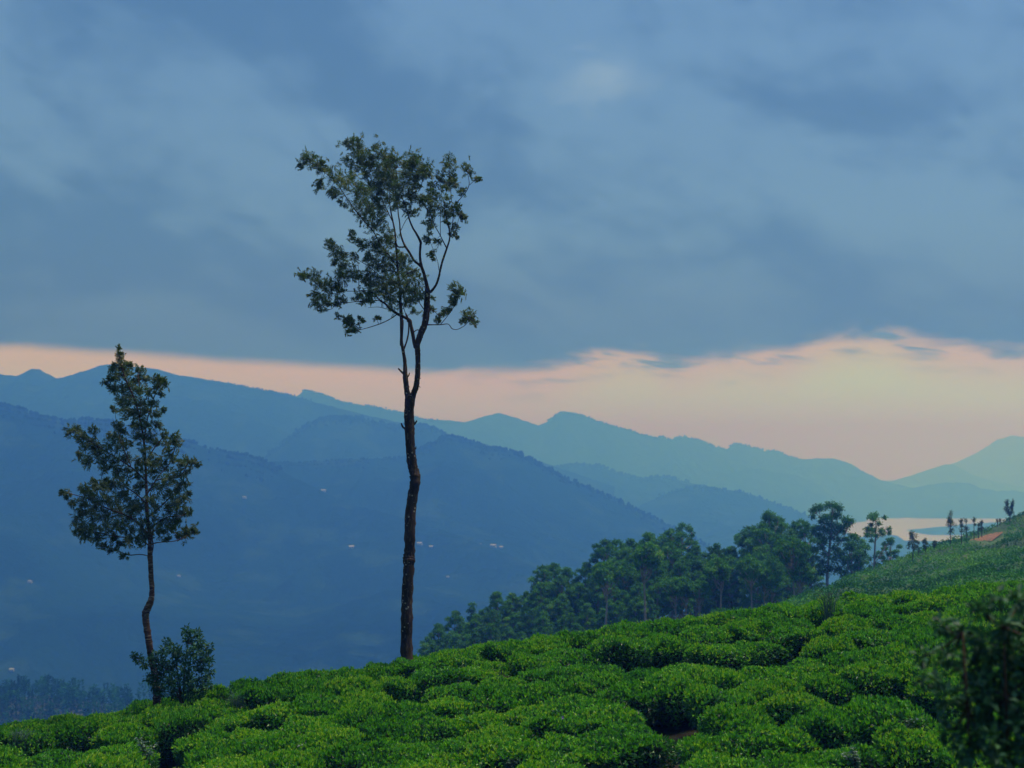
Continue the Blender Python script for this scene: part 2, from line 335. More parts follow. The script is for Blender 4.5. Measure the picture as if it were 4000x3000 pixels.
ridge('hill', [(2300, 2080), (2450, 2000), (2565, 1946), (2622, 1922), (2707, 1898), (2783, 1908), (2850, 1912), (2906, 1922), (2973, 1946), (3040, 1970), (3115, 1998), (3172, 2026), (3250, 2062), (3330, 2096), (3400, 2100), (3453, 2100), (3485, 2089), (3508, 2093), (3524, 2114), (3560, 2119), (3640, 2121), (3800, 2128), (4200, 2135)], [(2300, 4200), (3200, 4500), (3400, 5600), (4200, 5700)], wf=1500, wb=300, ncol=420, seed=7, amp=50, jag=1.2, curve=0.3)
ridge('hill', [(700, 1960), (850, 1870), (950, 1820), (1040, 1779), (1085, 1752), (1130, 1716), (1166, 1684), (1212, 1657), (1266, 1634), (1302, 1630), (1410, 1634), (1465, 1648), (1537, 1662), (1673, 1666), (1718, 1689), (1760, 1715), (1900, 1790), (2100, 1900)], [(700, 3300), (2100, 3500)], wf=1000, wb=500, seed=8, amp=50, jag=1.6)
ridge('hill', [(800, 1830), (1040, 1803), (1175, 1806), (1401, 1795), (1582, 1785), (1655, 1748), (1700, 1720), (1754, 1704), (1808, 1716), (1853, 1734), (1908, 1752), (1947, 1751), (2004, 1765), (2090, 1803), (2156, 1841), (2213, 1870), (2299, 1908), (2375, 1936), (2450, 1974), (2517, 2007), (2603, 2050), (2720, 2110), (2900, 2200), (3200, 2350)], [(800, 2600), (3200, 2900)], wf=1300, wb=600, ncol=380, seed=9, amp=70, jag=1.3)
ridge('hill', [(-600, 1500), (-200, 1560), (0, 1580), (72, 1594), (117, 1616), (208, 1634), (262, 1648), (307, 1639), (380, 1642), (434, 1648), (500, 1662), (714, 1720), (768, 1734), (814, 1752), (886, 1766), (976, 1784), (1040, 1806), (1180, 1880), (1374, 1972), (1500, 2003), (1700, 2060), (2000, 2170), (2300, 2330), (2600, 2500), (3000, 2720)], [(-600, 2300), (1100, 2400), (3000, 1700)], wf=1300, wb=600, ncol=420, seed=10, amp=75, jag=1.6)

# lake with its long low island
lx = np.array([-200, 1000, 2200, 4200, 4200, 2000, -200]); ly = np.array([8800, 8900, 8900, 8900, 5300, 5300, 6200])
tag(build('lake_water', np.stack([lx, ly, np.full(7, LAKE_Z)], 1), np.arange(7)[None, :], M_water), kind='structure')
def island(pts, base_py, d, depth):
    p = np.array(pts, float); px = np.linspace(p[0, 0], p[-1, 0], 90); py = np.interp(px, p[:, 0], p[:, 1])
    rows = []
    for v in np.linspace(-1, 1, 13):
        q = np.array([P(a, b, d) for a, b in zip(px, py)]); h = np.maximum(q[:, 2] - LAKE_Z, -4)
        rows.append((q[:, 0], q[:, 1] + v * depth, LAKE_Z - 2 + (h + 2) * (1 - v * v) + fbm(q[:, 0] / 60, q[:, 1] * 0 + v * 3) * 4 * (1 - v * v)))
    tag(grid_mesh('island', *[np.stack([r[k] for r in rows]) for k in range(3)], M_hill), kind='structure')
island([(3540, 2100), (3565, 2082), (3609, 2067), (3670, 2061), (3742, 2055), (3797, 2047), (3887, 2041), (4050, 2038), (4200, 2040)], 2090, 6700, 230)

# lumpy crowns along ridge tops: a far-off wood nobody could count
def blob_template():
    t = (1 + 5 ** .5) / 2
    v = np.array([(-1, t, 0), (1, t, 0), (-1, -t, 0), (1, -t, 0), (0, -1, t), (0, 1, t), (0, -1, -t), (0, 1, -t), (t, 0, -1), (t, 0, 1), (-t, 0, -1), (-t, 0, 1)], float)
    f = np.array([(0, 11, 5), (0, 5, 1), (0, 1, 7), (0, 7, 10), (0, 10, 11), (1, 5, 9), (5, 11, 4), (11, 10, 2), (10, 7, 6), (7, 1, 8), (3, 9, 4), (3, 4, 2), (3, 2, 6), (3, 6, 8), (3, 8, 9), (4, 9, 5), (2, 4, 11), (6, 2, 10), (8, 6, 7), (9, 8, 1)])
    return unit(v), f
BV, BF = blob_template()
def blobs(name, pos, rad, mat, squash=1.2):
    n = len(pos); V = BV[None] * rad[:, None, None] * (1 + 0.35 * N.randn(n, 12, 1) * 0.6); V[..., 2] *= squash
    V = (V + pos[:, None, :]).reshape(-1, 3); Fc = (BF[None] + (np.arange(n) * 12)[:, None, None]).reshape(-1, 3)
    o = build(name, V, Fc, mat, tint=np.repeat(N.rand(n), 20)); return o
def fringe(key, p0, p1, count, hpx, down=0.12):
    px, xc, d, zc, X, Y, Z = RIDGES[key]
    q = N.uniform(p0, p1, count) + N.randn(count) * 6; dep = np.abs(N.randn(count)) * down * 0.25
    ks = np.clip(dep * 43, 0, 40).astype(int); i = np.clip(np.searchsorted(px, q), 0, len(px) - 1)
    cl = (fbm(q / 60, q * 0 + 3) > -0.12) | (N.rand(count) < 0.3)
    x = X[ks, i]; y = Y[ks, i]; z = Z[ks, i]; r = y / F * hpx * N.uniform(0.35, 0.9, count)
    pos = np.stack([x + N.randn(count) * 4, y, z + r * 0.4], 1)[cl]
    tag(blobs('ridge_forest', pos, r[cl], M_far), kind='stuff')
names = [o for o in RIDGES]
fringe('hill.004' if 'hill.004' in RIDGES else names[-1], -300, 1100, 1500, 9)
fringe('hill.003', 1600, 2750, 1000, 8); fringe('hill.003', 1100, 1600, 200, 6)
fringe('hill.002', 1050, 1800, 700, 9); fringe('hill', 2150, 2700, 350, 8); fringe('hill.001', 2560, 3300, 350, 6)
fringe('mountain_range.002', 2130, 3100, 700, 6, 0.03); fringe('mountain_range.002', 1180, 1700, 250, 5, 0.03); fringe('mountain', 800, 1200, 150, 4, 0.03)

def on_ridge(key, px, py):
    """world point of a ridge's near slope seen at this pixel"""
    _, _, _, _, X, Y, Z = RIDGES[key]; tx, tz = ray(px, py)
    e = (X / Y - tx) ** 2 + (Z / Y - tz) ** 2; k = np.unravel_index(np.argmin(e), e.shape); return X[k], Y[k], Z[k]
HOUSES = [(1262, 1922, 'hill.003', 'white roofed house alone on the hillside left of the tall trunk', 1.6), (962, 1938, 'hill.004', 'small pale house high on the slope right of the smaller tree', 1.2),
          (1372, 2132, 'hill.004', 'pale long house low on the blue slope left of the tall trunk', 1.5), (1637, 2131, 'hill.004', 'white house just right of the tall trunk, left end of the hamlet', 1.5),
          (1688, 2132, 'hill.004', 'small white house second from the left in the hamlet right of the tall trunk', 1.1), (1875, 2134, 'hill.003', 'pale house in the middle of the hamlet line', 1.1),
          (1930, 2136, 'hill.003', 'longest pale house of the hamlet line', 1.8), (1960, 2140, 'hill.003', 'small house at the right end of the hamlet line', 1.2),
          (713, 2235, 'hill.004', 'tiny white house on the slope between the two trees', 1.0), (2060, 2258, 'hill.003', 'bright white house on the slope above the left end of the grove', 1.0),
          (1756, 2245, 'hill.004', 'lone white hut on the slope above the grove edge, right of the tall trunk', 0.8), (125, 2266, 'hill.004', 'white house on the slope at the left, above the plantation', 1.1), (42, 2652, 'hill.004', 'white house just above the plantation at the far left', 1.0)]
for px, py, key, lab, s in HOUSES:
    x, y, z = on_ridge(key, px, py); h = empty('house', (x, y - 3, z - 0.5), R.uniform(-0.5, 0.5)); tag(h, lab, 'house', 'far houses scattered on the blue slopes')
    w, dp, ht = 2.0 * s, 1.3 * s, 1.6 * s
    V = np.array([(a * w, b * dp, c * ht) for c in (0, 1) for a, b in ((-1, -1), (1, -1), (1, 1), (-1, 1))], float)
    build('wall', V, np.array([(0, 1, 5, 4), (1, 2, 6, 5), (2, 3, 7, 6), (3, 0, 4, 7)]), M_white, h)
    e, t = 1.12, 0.16 * s
    V = np.array([(-w * e, -dp * e, ht), (w * e, -dp * e, ht), (w * e, 0, ht + dp * .7), (-w * e, 0, ht + dp * .7), (w * e, dp * e, ht), (-w * e, dp * e, ht)], float)
    V = np.vstack([V, V + (0, 0, t)])
    build('roof', V, [np.array([(0, 1, 2, 3), (3, 2, 4, 5), (6, 7, 8, 9), (9, 8, 10, 11), (0, 1, 7, 6), (4, 5, 11, 10), (1, 2, 8, 7), (2, 4, 10, 8), (0, 3, 9, 6), (3, 5, 11, 9)])], M_tin, h)
    for k in (-0.5, 0.4):
        V = np.array([(k * w - .3 * s, -dp - 0.03, .5 * s), (k * w + .3 * s, -dp - 0.03, .5 * s), (k * w + .3 * s, -dp - 0.03, 1.2 * s), (k * w - .3 * s, -dp - 0.03, 1.2 * s)])
        build('window', np.vstack([V, V + (0, 0.028, 0)]), np.array([(0, 1, 2, 3), (0, 4, 5, 1), (2, 6, 7, 3), (0, 3, 7, 4), (1, 5, 6, 2)]), M_dark, h)
# radio mast on the big ridge
px, xc, d, zc = RIDGES['mountain'][:4]; k = int(np.argmin(abs(px - 1117)))
mast = empty('radio_mast', (xc[k], d[k] - 3, zc[k] - 2)); tag(mast, 'thin radio mast standing on the far left mountain ridge', 'mast')
for a in range(3):
    c_, s_ = math.cos(a * 2.094), math.sin(a * 2.094)
    V, Fc, cp = tube([(c_ * 1.3, s_ * 1.3, 0), (c_ * .5, s_ * .5, 14), (c_ * .15, s_ * .15, 22)], [.22, .16, .1], 5); build('leg', V, [Fc, cp], M_steel, mast)
pp = []
for i in range(9):
    z = i * 2.0; q = 1.3 - z * .055
    for a in range(3):
        b = (a + 1) % 3
        V, Fc, cp = tube([(q * math.cos(a * 2.094), q * math.sin(a * 2.094), z), (q * .95 * math.cos(b * 2.094), q * .95 * math.sin(b * 2.094), z + 1.8)], [.08, .08], 4); pp.append((V, Fc, 0, 0))
V, Fc, T, MI = merge(pp); build('lattice', V, Fc, M_steel, mast)
V, Fc, cp = tube([(0, 0, 20), (0, 0, 26)], [.12, .05], 5); build('antenna', V, [Fc, cp], M_steel, mast)

# ------------------------------------------------------------------ plantation on the near spur, lower left
def plantation():
    px = np.linspace(-700, 1200, 60)
    rows = []
    base = np.interp(px, [-700, 0, 200, 700, 1200], [2780, 2735, 2722, 2740, 2900])
    tz = np.array([ray(a, b) for a, b in zip(px, base)])
    X, Y, Z = [], [], []
    for v in np.linspace(0, 1, 24):
        dd = 720 - v * 300; X.append(tz[:, 0] * 720); Y.append(np.full(60, dd)); Z.append(tz[:, 1] * 720 - v * 42 - 40 * v * v + fbm(X[-1] / 40, Y[-1] / 40) * 4)
    back = tz[:, 1] * 720 - 160
    X.insert(0, X[0]); Y.insert(0, np.full(60, 900.)); Z.insert(0, back)
    X, Y, Z = map(np.stack, (X, Y, Z)); tag(grid_mesh('plantation_slope', X, Y, Z, M_gro), kind='structure')
    parts = []
    n = 2400
    u = N.rand(n) * 59; v = 1 + N.rand(n) ** 1.3 * 22.9
    i = u.astype(int).clip(0, 58); j = v.astype(int).clip(0, 23); fu = u - i; fv = (v - j).clip(0, 1)
    bil = lambda A: (A[j, i] * (1 - fu) + A[j, i + 1] * fu) * (1 - fv) + (A[(j + 1).clip(0, 24), i] * (1 - fu) + A[(j + 1).clip(0, 24), i + 1] * fu) * fv
    bx, by, bz = bil(X), bil(Y), bil(Z)
    hh = N.uniform(6.0, 9.5, n) * (1 + fbm(bx / 25, by / 25) * 0.3)
    m = 60
    t = N.rand(n, m) ** 0.8; a = N.rand(n, m) * 6.283; rr = (0.25 + 1.25 * (1 - t)) * N.uniform(0.4, 1, (n, m))
    pos = np.stack([bx[:, None] + rr * np.cos(a), by[:, None] + rr * np.sin(a), bz[:, None] + hh[:, None] * (0.15 + 0.85 * t)], -1).reshape(-1, 3)
    dr = np.stack([np.cos(a), np.sin(a), N.uniform(0.1, 1.2, a.shape)], -1).reshape(-1, 3)
    V, Fc = leaves(pos, dr, N.randn(len(pos), 3), N.uniform(0.8, 1.6, len(pos)), N.uniform(0.4, 0.8, len(pos)))
    tt = np.clip(np.repeat(N.rand(n), m) * 0.7 + N.rand(n * m) * 0.3, 0, 1)
    tag(build('plantation_forest', V, Fc, M_pine, tint=tt), kind='stuff')
plantation()

# ------------------------------------------------------------------ grove of gum trees
GB = [(1300, 3060), (1600, 2900), (1900, 2780), (2200, 2660), (2500, 2610), (2800, 2580), (3000, 2570), (3100, 2570), (3400, 2590), (3700, 2600), (4300, 2660)]
GK = 0.62
def grove_z(x, y):
    pr = 2000 + x / (340 * GK) * F
    pyb = np.interp(pr, [a for a, _ in GB], [b for _, b in GB]); return -(pyb - H0) / F * 340 * GK + 0.03 * (y - 340 * GK)
xs = np.linspace(-40, 85, 60); ys = np.linspace(180, 300, 30); XX, YY = np.meshgrid(xs, ys)
ZZ = grove_z(XX, YY) + fbm(XX / 20, YY / 20) * 0.6 - np.clip(YY - 256, 0, 99) ** 1.5 * 0.4 - np.clip(-22 - XX, 0, 99) ** 1.4 * 0.5
tag(grid_mesh('grove_slope', XX, YY, ZZ, M_gro), kind='structure')

def gum_variant(kind, seed):
    """returns (trunk mesh parts, crown mesh parts) for a 16 m tree"""
    r = np.random.RandomState(seed); H = 16.0; tr, cr = [], []
    spec = dict(dense=(0.10, 3.1, 46, 1.15), tall=(0.48, 2.3, 26, 1.0), umbrella=(0.36, 2.9, 36, 0.78), airy=(0.28, 2.4, 38, 0.56), narrow=(0.10, 1.3, 18, 0.95), front=(0.80, 2.1, 16, 0.8))[kind]
    z0, rad, nc, cs = spec
    k = r.uniform(-0.5, 0.5, (6, 2)).cumsum(0) * 0.35
    tp = np.array([(k[i, 0] if i else 0, k[i, 1] if i else 0, H * 0.9 * i / 5) for i in range(6)])
    q, rr = smooth_path(tp, np.linspace(0.24, 0.05, 6), 3); V, Fc, cp = tube(q, rr, 7); tr.append((V, Fc, 0.5, 0)); 
    cents = []
    for i in range(nc):
        t = (i + 0.5) / nc; z = H * (z0 + (0.97 - z0) * t)
        if kind == 'dense': w = rad * math.sin(math.pi * min(1, 0.18 + 0.80 * t)) ** 0.6
        elif kind == 'front': w = rad * (0.5 + 0.5 * math.sin(math.pi * t))
        elif kind == 'tall': w = rad * (0.45 + 0.55 * math.sin(math.pi * min(1, 0.1 + t * 0.85)))
        elif kind == 'umbrella': w = rad * (0.55 + 0.6 * abs(math.sin(t * 7.5))) * (1 if t < .85 else .8)
        elif kind == 'airy': w = rad * (0.3 + 0.7 * math.sin(math.pi * (0.15 + t * 0.7)))
        else: w = rad * (1.05 - 0.8 * t)
        a = i * 2.399 + r.uniform(-.5, .5); ro = w * math.sqrt(r.uniform(0.15, 1.0))
        if t > 0.93: ro *= 0.3
        cents.append((ro * math.cos(a), ro * math.sin(a), z, cs * r.uniform(0.65, 1.15) * (0.8 if t > .9 else 1)))
    for (x, y, z, s) in cents:
        zb = max(H * (0.62 if kind == 'front' else 0.2), z - r.uniform(1.2, 2.8) - 0.25 * math.hypot(x, y)); 
        b = np.array([np.interp(zb, tp[:, 2], tp[:, c]) for c in (0, 1)] + [zb])
        c = np.array([x, y, z - 0.3 * s]); mid = (b + c) / 2 + np.array([0, 0, -0.25])
        V, Fc, cp = tube([b, mid, c], [0.09, 0.06, 0.03], 4); tr.append((V, Fc, 0.5, 0))
        n = int(150 * s * s) + 60
        u = unit(r.randn(n, 3)); u[:, 2] = np.where((u[:, 2] < -0.25), -u[:, 2], u[:, 2])
        pos = np.array([x, y, z]) + u * np.array([1, 1, 0.72]) * s * r.uniform(0.55, 1.05, (n, 1))
        dr = r.randn(n, 3) * 0.8 + np.array([0, 0, -0.35])
        V, Fc = leaves(pos, dr, u + r.randn(n, 3) * 0.35, r.uniform(0.28, 0.55, n), r.uniform(0.12, 0.26, n))
        cr.append((V, Fc, np.clip(r.normal(0.45, 0.12) + r.randn(n) * 0.18, 0, 1), 0))
    return tr, cr
VAR = {}
hold = []
for kind, seeds in dict(dense=(1, 2, 3), tall=(4, 5, 6), umbrella=(7, 8), airy=(9, 10), narrow=(11,), front=(12, 13)).items():
    for s in seeds:
        tr, cr = gum_variant(kind, s)
        root = empty('eucalyptus_tree')
        V, Fc, T, MI = merge(tr); build('trunk', V, Fc, M_bark3, root, smooth=True)
        V, Fc, T, MI = merge(cr); build('crown', V, Fc, M_gum, root, tint=T)
        VAR.setdefault(kind, []).append([root, False])
cnt = {}
def gum(kind, px, top, d, label, group='eucalyptus trees of the grove', wid=1.0):
    d = d * GK
    x, _, zt = P(px, top, d); zb = float(grove_z(x, d)) - 0.3; h = zt - zb
    i = cnt.get(kind, 0); cnt[kind] = i + 1; v = VAR[kind][i % len(VAR[kind])]
    if not v[1]: o = v[0]; v[1] = True
    else: o = copy_tree(v[0])
    s = h / 15.9; o.location = (x, d, zb); o.scale = (s * wid, s * wid, s); o.rotation_euler = (0, 0, R.uniform(0, 6.28)); tag(o, label, 'tree', group); return o
TOP = [('dense', 1670, 2486, 392, 'lowest rounded eucalyptus at the left tip of the grove'), ('dense', 1712, 2437, 396, 'second rounded eucalyptus from the left tip of the grove'),
       ('dense', 1779, 2385, 400, 'broad domed eucalyptus left of the small pointed crown'), ('narrow', 1844, 2350, 405, 'small pointed crown poking above the left end of the grove'),
       ('dense', 1880, 2380, 400, 'rounded eucalyptus just right of the small pointed crown'), ('dense', 1942, 2312, 400, 'tall dark rounded eucalyptus at the first step of the grove outline'),
       ('dense', 2001, 2315, 402, 'flat-topped dense eucalyptus on the first step of the grove'), ('dense', 2055, 2308, 404, 'dense eucalyptus at the right end of the first grove step'),
       ('tall', 2121, 2210, 400, 'leaning dark eucalyptus with a gap on its right, above the first step'), ('tall', 2166, 2196, 405, 'slim round-headed eucalyptus standing up beside a leaning dark one'),
       ('dense', 2215, 2217, 405, 'small-headed eucalyptus in the dip of the grove outline'), ('dense', 2289, 2196, 400, 'pale domed eucalyptus left of the tall pair'),
       ('tall', 2365, 2106, 400, 'left one of a pair of tall eucalyptus with a sky gap between them'), ('tall', 2405, 2109, 406, 'right one of a pair of tall eucalyptus with a sky gap between them'),
       ('dense', 2462, 2102, 402, 'full rounded eucalyptus right of the tall pair'), ('dense', 2533, 2082, 400, 'broadest bright green eucalyptus in the middle of the grove'),
       ('tall', 2620, 2063, 398, 'dark conical-headed eucalyptus right of the broad bright one'), ('umbrella', 2672, 2047, 404, 'open-crowned eucalyptus with see-through top in mid grove'),
       ('dense', 2720, 2128, 400, 'rounded eucalyptus below the open-crowned one'), ('dense', 2800, 2120, 400, 'low domed eucalyptus in the saddle of the grove'),
       ('dense', 2859, 2135, 396, 'small domed eucalyptus at the right of the saddle'), ('tall', 2923, 2062, 396, 'umbrella-shaped dark eucalyptus left of the tall twin'),
       ('tall', 3002, 1998, 400, 'tall club-headed eucalyptus left of the wind-swept one'), ('tall', 3046, 2022, 408, 'lower shoulder eucalyptus right of the tall club-headed one'),
       ('airy', 3105, 2034, 404, 'thin airy eucalyptus left of centre between two tall ones'), ('umbrella', 3147, 2026, 400, 'loose layered eucalyptus next to the wind-swept one'),
       ('umbrella', 3262, 1965, 398, 'tallest eucalyptus, layered flat-topped crown swept to the left'), ('tall', 3335, 2085, 396, 'short eucalyptus under the right arm of the tallest one'),
       ('airy', 3423, 2008, 404, 'last slender see-through eucalyptus at the right end, against the lake'), ('airy', 3476, 2100, 408, 'small sparse eucalyptus at the very right end of the grove'),
       ('narrow', 3352, 2144, 392, 'dark narrow tree low at the right end of the grove')]
TRACED = (3002, 2672, 3262, 3423, 2923)
for kind, px, top, d, lab in TOP:
    if px not in TRACED: gum(kind, px, top, d, lab, wid={'dense': 1.0, 'tall': 1.05, 'umbrella': 1.0, 'airy': 1.15, 'narrow': 1.2}[kind])
def traced_gum(px0, D, limbs, clumps, seed, dens=1.0):
    """a eucalyptus whose limbs and leaf clumps follow the ones seen; depth spread at random"""
    D = D * GK; r = np.random.RandomState(seed); x0 = P(px0, 2200, D)[0]; zb = float(grove_z(x0, D)) - .3; b = np.array([x0, D, zb])
    root = empty('eucalyptus_tree', tuple(b)); tag(root, [q for q in TOP if q[1] == px0][0][4], 'tree', 'eucalyptus trees of the grove'); m = D / F; tr, cr, sk = [], [], []
    for i, (rad, pl) in enumerate(limbs):
        q = np.array([np.array(P(x, y, D)) - b for x, y in pl])
        if i == 0: q = np.vstack([[q[0][0] * .6, 0, 0], q])
        else: q[:, 1] += np.linspace(0, 1, len(q)) * r.uniform(-1.5, 1.5)
        q, rr = smooth_path(q, np.linspace(rad, rad * .35, len(q)), 4); V, Fc, cp = tube(q, rr, 7); tr.append((V, Fc, .5, 0)); sk += list(q)
    A = np.array(sk)
    for (x, y, c_) in clumps:
        c = np.array(P(x + r.uniform(-5, 5), y + r.uniform(-6, 6), D)) - b; k = int(np.argmin(((A - c)[:, [0, 2]] ** 2).sum(1))); c[1] = A[k][1] + r.uniform(-1, 1); rd = c_ * m
        V, Fc, cp = tube([A[max(0, k - 2)], (A[k] + c) / 2, c], [.05, .035, .02], 4); tr.append((V, Fc, .5, 0))
        n = int(dens * (260 * rd * rd + 90)); u = unit(r.randn(n, 3)); pos = c + u * [1.2, 1.2, .95] * rd * r.uniform(.25, 1.25, (n, 1))
        V, Fc = leaves(pos, r.randn(n, 3) * .8 + [0, 0, -.3], u + r.randn(n, 3) * .35, r.uniform(.20, .42, n), r.uniform(.11, .22, n)); cr.append((V, Fc, np.clip(r.normal(.42, .12) + r.randn(n) * .18, 0, 1), 0))
    V, Fc, T, MI = merge(tr); build('trunk', V, Fc, M_bark3, root, smooth=True); V, Fc, T, MI = merge(cr); build('crown', V, Fc, M_gum, root, tint=T)
def z5(L): return [(2700 + q[0] / 1.7015, 1850 + q[1] / 1.7015) + tuple(v / 1.7015 for v in q[2:]) for q in L]
traced_gum(3262, 398, [(.26, z5([(905, 760), (910, 600), (925, 450), (935, 330), (940, 230)])), (.10, z5([(930, 420), (880, 330), (840, 270), (805, 250)])), (.09, z5([(925, 450), (990, 370), (1060, 320)])), (.08, z5([(915, 560), (860, 470), (820, 430)])), (.08, z5([(920, 520), (980, 470), (1030, 420)]))],
    z5([(810, 275, 18), (820, 250, 24), (850, 230, 26), (885, 220, 26), (920, 210, 28), (955, 215, 30), (980, 235, 24), (980, 262, 18), (870, 290, 24), (900, 285, 28), (935, 280, 30), (965, 290, 26), (860, 310, 18), (1000, 305, 22), (1030, 310, 24), (1060, 318, 20), (1025, 345, 26), (990, 340, 26), (950, 335, 26), (910, 345, 28), (870, 355, 28), (835, 365, 24), (820, 385, 22), (900, 385, 26), (960, 385, 30), (1000, 380, 26), (840, 430, 26), (880, 435, 32), (930, 430, 26), (980, 430, 22), (860, 480, 20), (940, 500, 30), (980, 510, 26), (900, 540, 30), (950, 560, 34), (870, 590, 30), (990, 560, 26), (920, 620, 36), (980, 630, 34), (870, 650, 30)]), 51)
traced_gum(3423, 404, [(.20, z5([(1212, 760), (1216, 620), (1222, 480), (1228, 360), (1225, 290)])), (.06, z5([(1224, 450), (1270, 400), (1310, 350)])), (.06, z5([(1222, 470), (1180, 410), (1145, 385)])), (.06, z5([(1216, 600), (1270, 520), (1320, 440)])), (.05, z5([(1216, 620), (1170, 540), (1160, 500)]))],
    z5([(1190, 290, 18), (1215, 278, 20), (1240, 280, 18), (1200, 305, 18), (1230, 300, 20), (1275, 300, 12), (1245, 330, 14), (1200, 335, 14), (1160, 370, 18), (1180, 365, 16), (1150, 395, 16), (1140, 405, 12), (1180, 395, 14), (1215, 380, 16), (1250, 380, 16), (1290, 380, 18), (1310, 370, 14), (1270, 405, 16), (1310, 400, 12), (1230, 415, 14), (1310, 435, 18), (1330, 445, 14), (1290, 470, 12), (1180, 450, 10), (1160, 500, 14), (1300, 530, 14), (1270, 560, 14), (1175, 560, 12), (1290, 585, 12), (1230, 540, 10), (1250, 610, 14), (1190, 610, 14)]), 52, .7)
traced_gum(3002, 400, [(.22, z5([(520, 800), (525, 600), (530, 450), (520, 330), (510, 270)])), (.09, z5([(528, 430), (570, 370), (590, 310)]))],
    z5([(495, 280, 22), (515, 262, 24), (540, 275, 22), (500, 305, 26), (530, 305, 26), (570, 300, 18), (590, 310, 20), (600, 330, 16), (480, 350, 22), (515, 345, 28), (550, 340, 24), (500, 385, 30), (540, 380, 28), (580, 370, 16), (470, 400, 24), (520, 430, 34), (555, 430, 24), (490, 470, 34), (535, 480, 32), (510, 530, 40), (470, 560, 36), (545, 560, 34), (500, 610, 40), (455, 630, 32), (550, 640, 34), (510, 680, 34)]), 53)
traced_gum(2923, 396, [(.2, z5([(400, 760), (398, 600), (392, 480), (385, 400)])), (.1, z5([(395, 560), (350, 480), (330, 420)])), (.1, z5([(396, 560), (430, 480), (445, 410)]))],
    z5([(310, 450, 20), (325, 420, 26), (350, 390, 28), (385, 375, 28), (420, 378, 26), (450, 390, 24), (465, 420, 22), (340, 440, 28), (380, 420, 30), (420, 420, 30), (330, 475, 22), (450, 450, 26), (360, 460, 18), (440, 490, 26), (455, 530, 30), (340, 520, 22), (440, 570, 34), (350, 570, 26), (400, 620, 40), (350, 640, 34), (450, 640, 34), (390, 690, 30)]), 54)
def z4(L): return [(1600 + q[0] / 1.8433, 1900 + q[1] / 1.8433) + tuple(v / 1.8433 for v in q[2:]) for q in L]
traced_gum(2672, 404, [(.2, z4([(1950, 760), (1955, 600), (1960, 450), (1965, 340)])), (.07, z4([(1962, 420), (2010, 370), (2040, 330)])), (.07, z4([(1960, 470), (2020, 430), (2060, 400)]))],
    z4([(1965, 285, 20), (1945, 305, 20), (1990, 300, 20), (2015, 315, 20), (2025, 340, 16), (1935, 340, 22), (1950, 375, 20), (1990, 400, 16), (2040, 380, 22), (2060, 400, 16), (2030, 420, 16), (1960, 420, 24), (1930, 460, 22), (1975, 455, 18), (2010, 460, 22), (1960, 520, 34), (2010, 520, 34), (1930, 560, 34), (1980, 590, 36)]), 55, .9)
ol = sorted([(px, top) for _, px, top, _, _ in TOP])
def outline(px): return float(np.interp(px, [a for a, _ in ol], [b for _, b in ol]))
SHORT = ['the left tip', 'the second tree from the left tip', 'the broad dome at the left', 'the small pointed crown', 'the dome beside the pointed crown', 'the dark tree at the first step', 'the flat-topped tree', 'the right end of the first step', 'the leaning dark tree', 'the slim round head', 'the dip in the outline', 'the pale dome', 'the left tree of the tall pair', 'the right tree of the tall pair', 'the full round crown', 'the broad bright crown', 'the dark conical head', 'the see-through crown', 'the round crown beside the see-through one', 'the saddle', 'the small dome right of the saddle', 'the dark umbrella crown', 'the club-headed tree', 'the low shoulder tree', 'the thin airy tree', 'the loose layered tree', 'the wind-swept tallest tree', 'the short tree under the tallest', 'the last slender tree', 'the sparse tree at the right end', 'the dark narrow tree']
seen = {}
def grove_label(px, row, kind):
    k = min(range(len(TOP)), key=lambda i: abs(TOP[i][1] - px)); key = (row, k); seen[key] = seen.get(key, 0) + 1
    o = 'first second third fourth fifth sixth'.split()[row]
    a = 'dense-crowned' if kind == 'dense' else 'bare-stemmed'
    return f"{a} eucalyptus, {o} rank below {SHORT[k]}" + ('' if seen[key] == 1 else ', right-hand one')
q = 1690
LB = 'eucalyptus tree inside the grove, crown packed among its neighbours below the outline'
while q < 3100:
    for row, (dt, dd) in enumerate([(55, 388), (115, 376), (180, 364), (250, 352), (320, 342), (400, 332)]):
        px = q + R.uniform(-26, 26) + (row % 2) * 30; top = outline(px) + dt + R.uniform(-22, 22)
        lim = float(np.interp(px, [1600, 2200, 2500, 2700, 2900, 3200], [2560, 2460, 2350, 2260, 2190, 2150]))
        if top > lim: continue
        kind = 'dense' if px < 2380 or R.random() < 0.12 else 'tall'
        gum(kind, px, top, dd, grove_label(px, row, kind), 'packed eucalyptus trees within the grove')
    q += 62
def back_label(k):
    seen[('b', k)] = seen.get(('b', k), 0) + 1
    return f"dense back-rank eucalyptus behind {SHORT[k]}" + (', its left neighbour' if seen[('b', k)] > 1 else '')
for px, cb, lab in [(2370, 2290, 'left of all the pale trunks'), (2533, 2230, 'thin and high under the broad bright crown'), (2636, 2330, 'short, left of a close pair'), (2668, 2335, 'short, right of a close pair'), (2729, 2355, 'low beside the crest'), (2802, 2270, 'long and reddish below the saddle'),
                    (2932, 2265, 'slender and leaning, under the dark umbrella crown'), (2998, 2300, 'thickest and palest'), (3094, 2205, 'thin, left of the last thick one'), (3134, 2280, 'forked, last before the far tea slope')]:
    d = 332; x = P(px, 2200, d * GK)[0]; zb = float(grove_z(x, d * GK)) - .3; pb_ = H0 - zb / (d * GK) * F; top = pb_ - (pb_ - cb) / .80 - R.uniform(0, 25)
    gum('front', px, top, d, f"front eucalyptus with a pale bare trunk, {lab}", 'pale-trunked eucalyptus trees along the grove front')
q = 2380
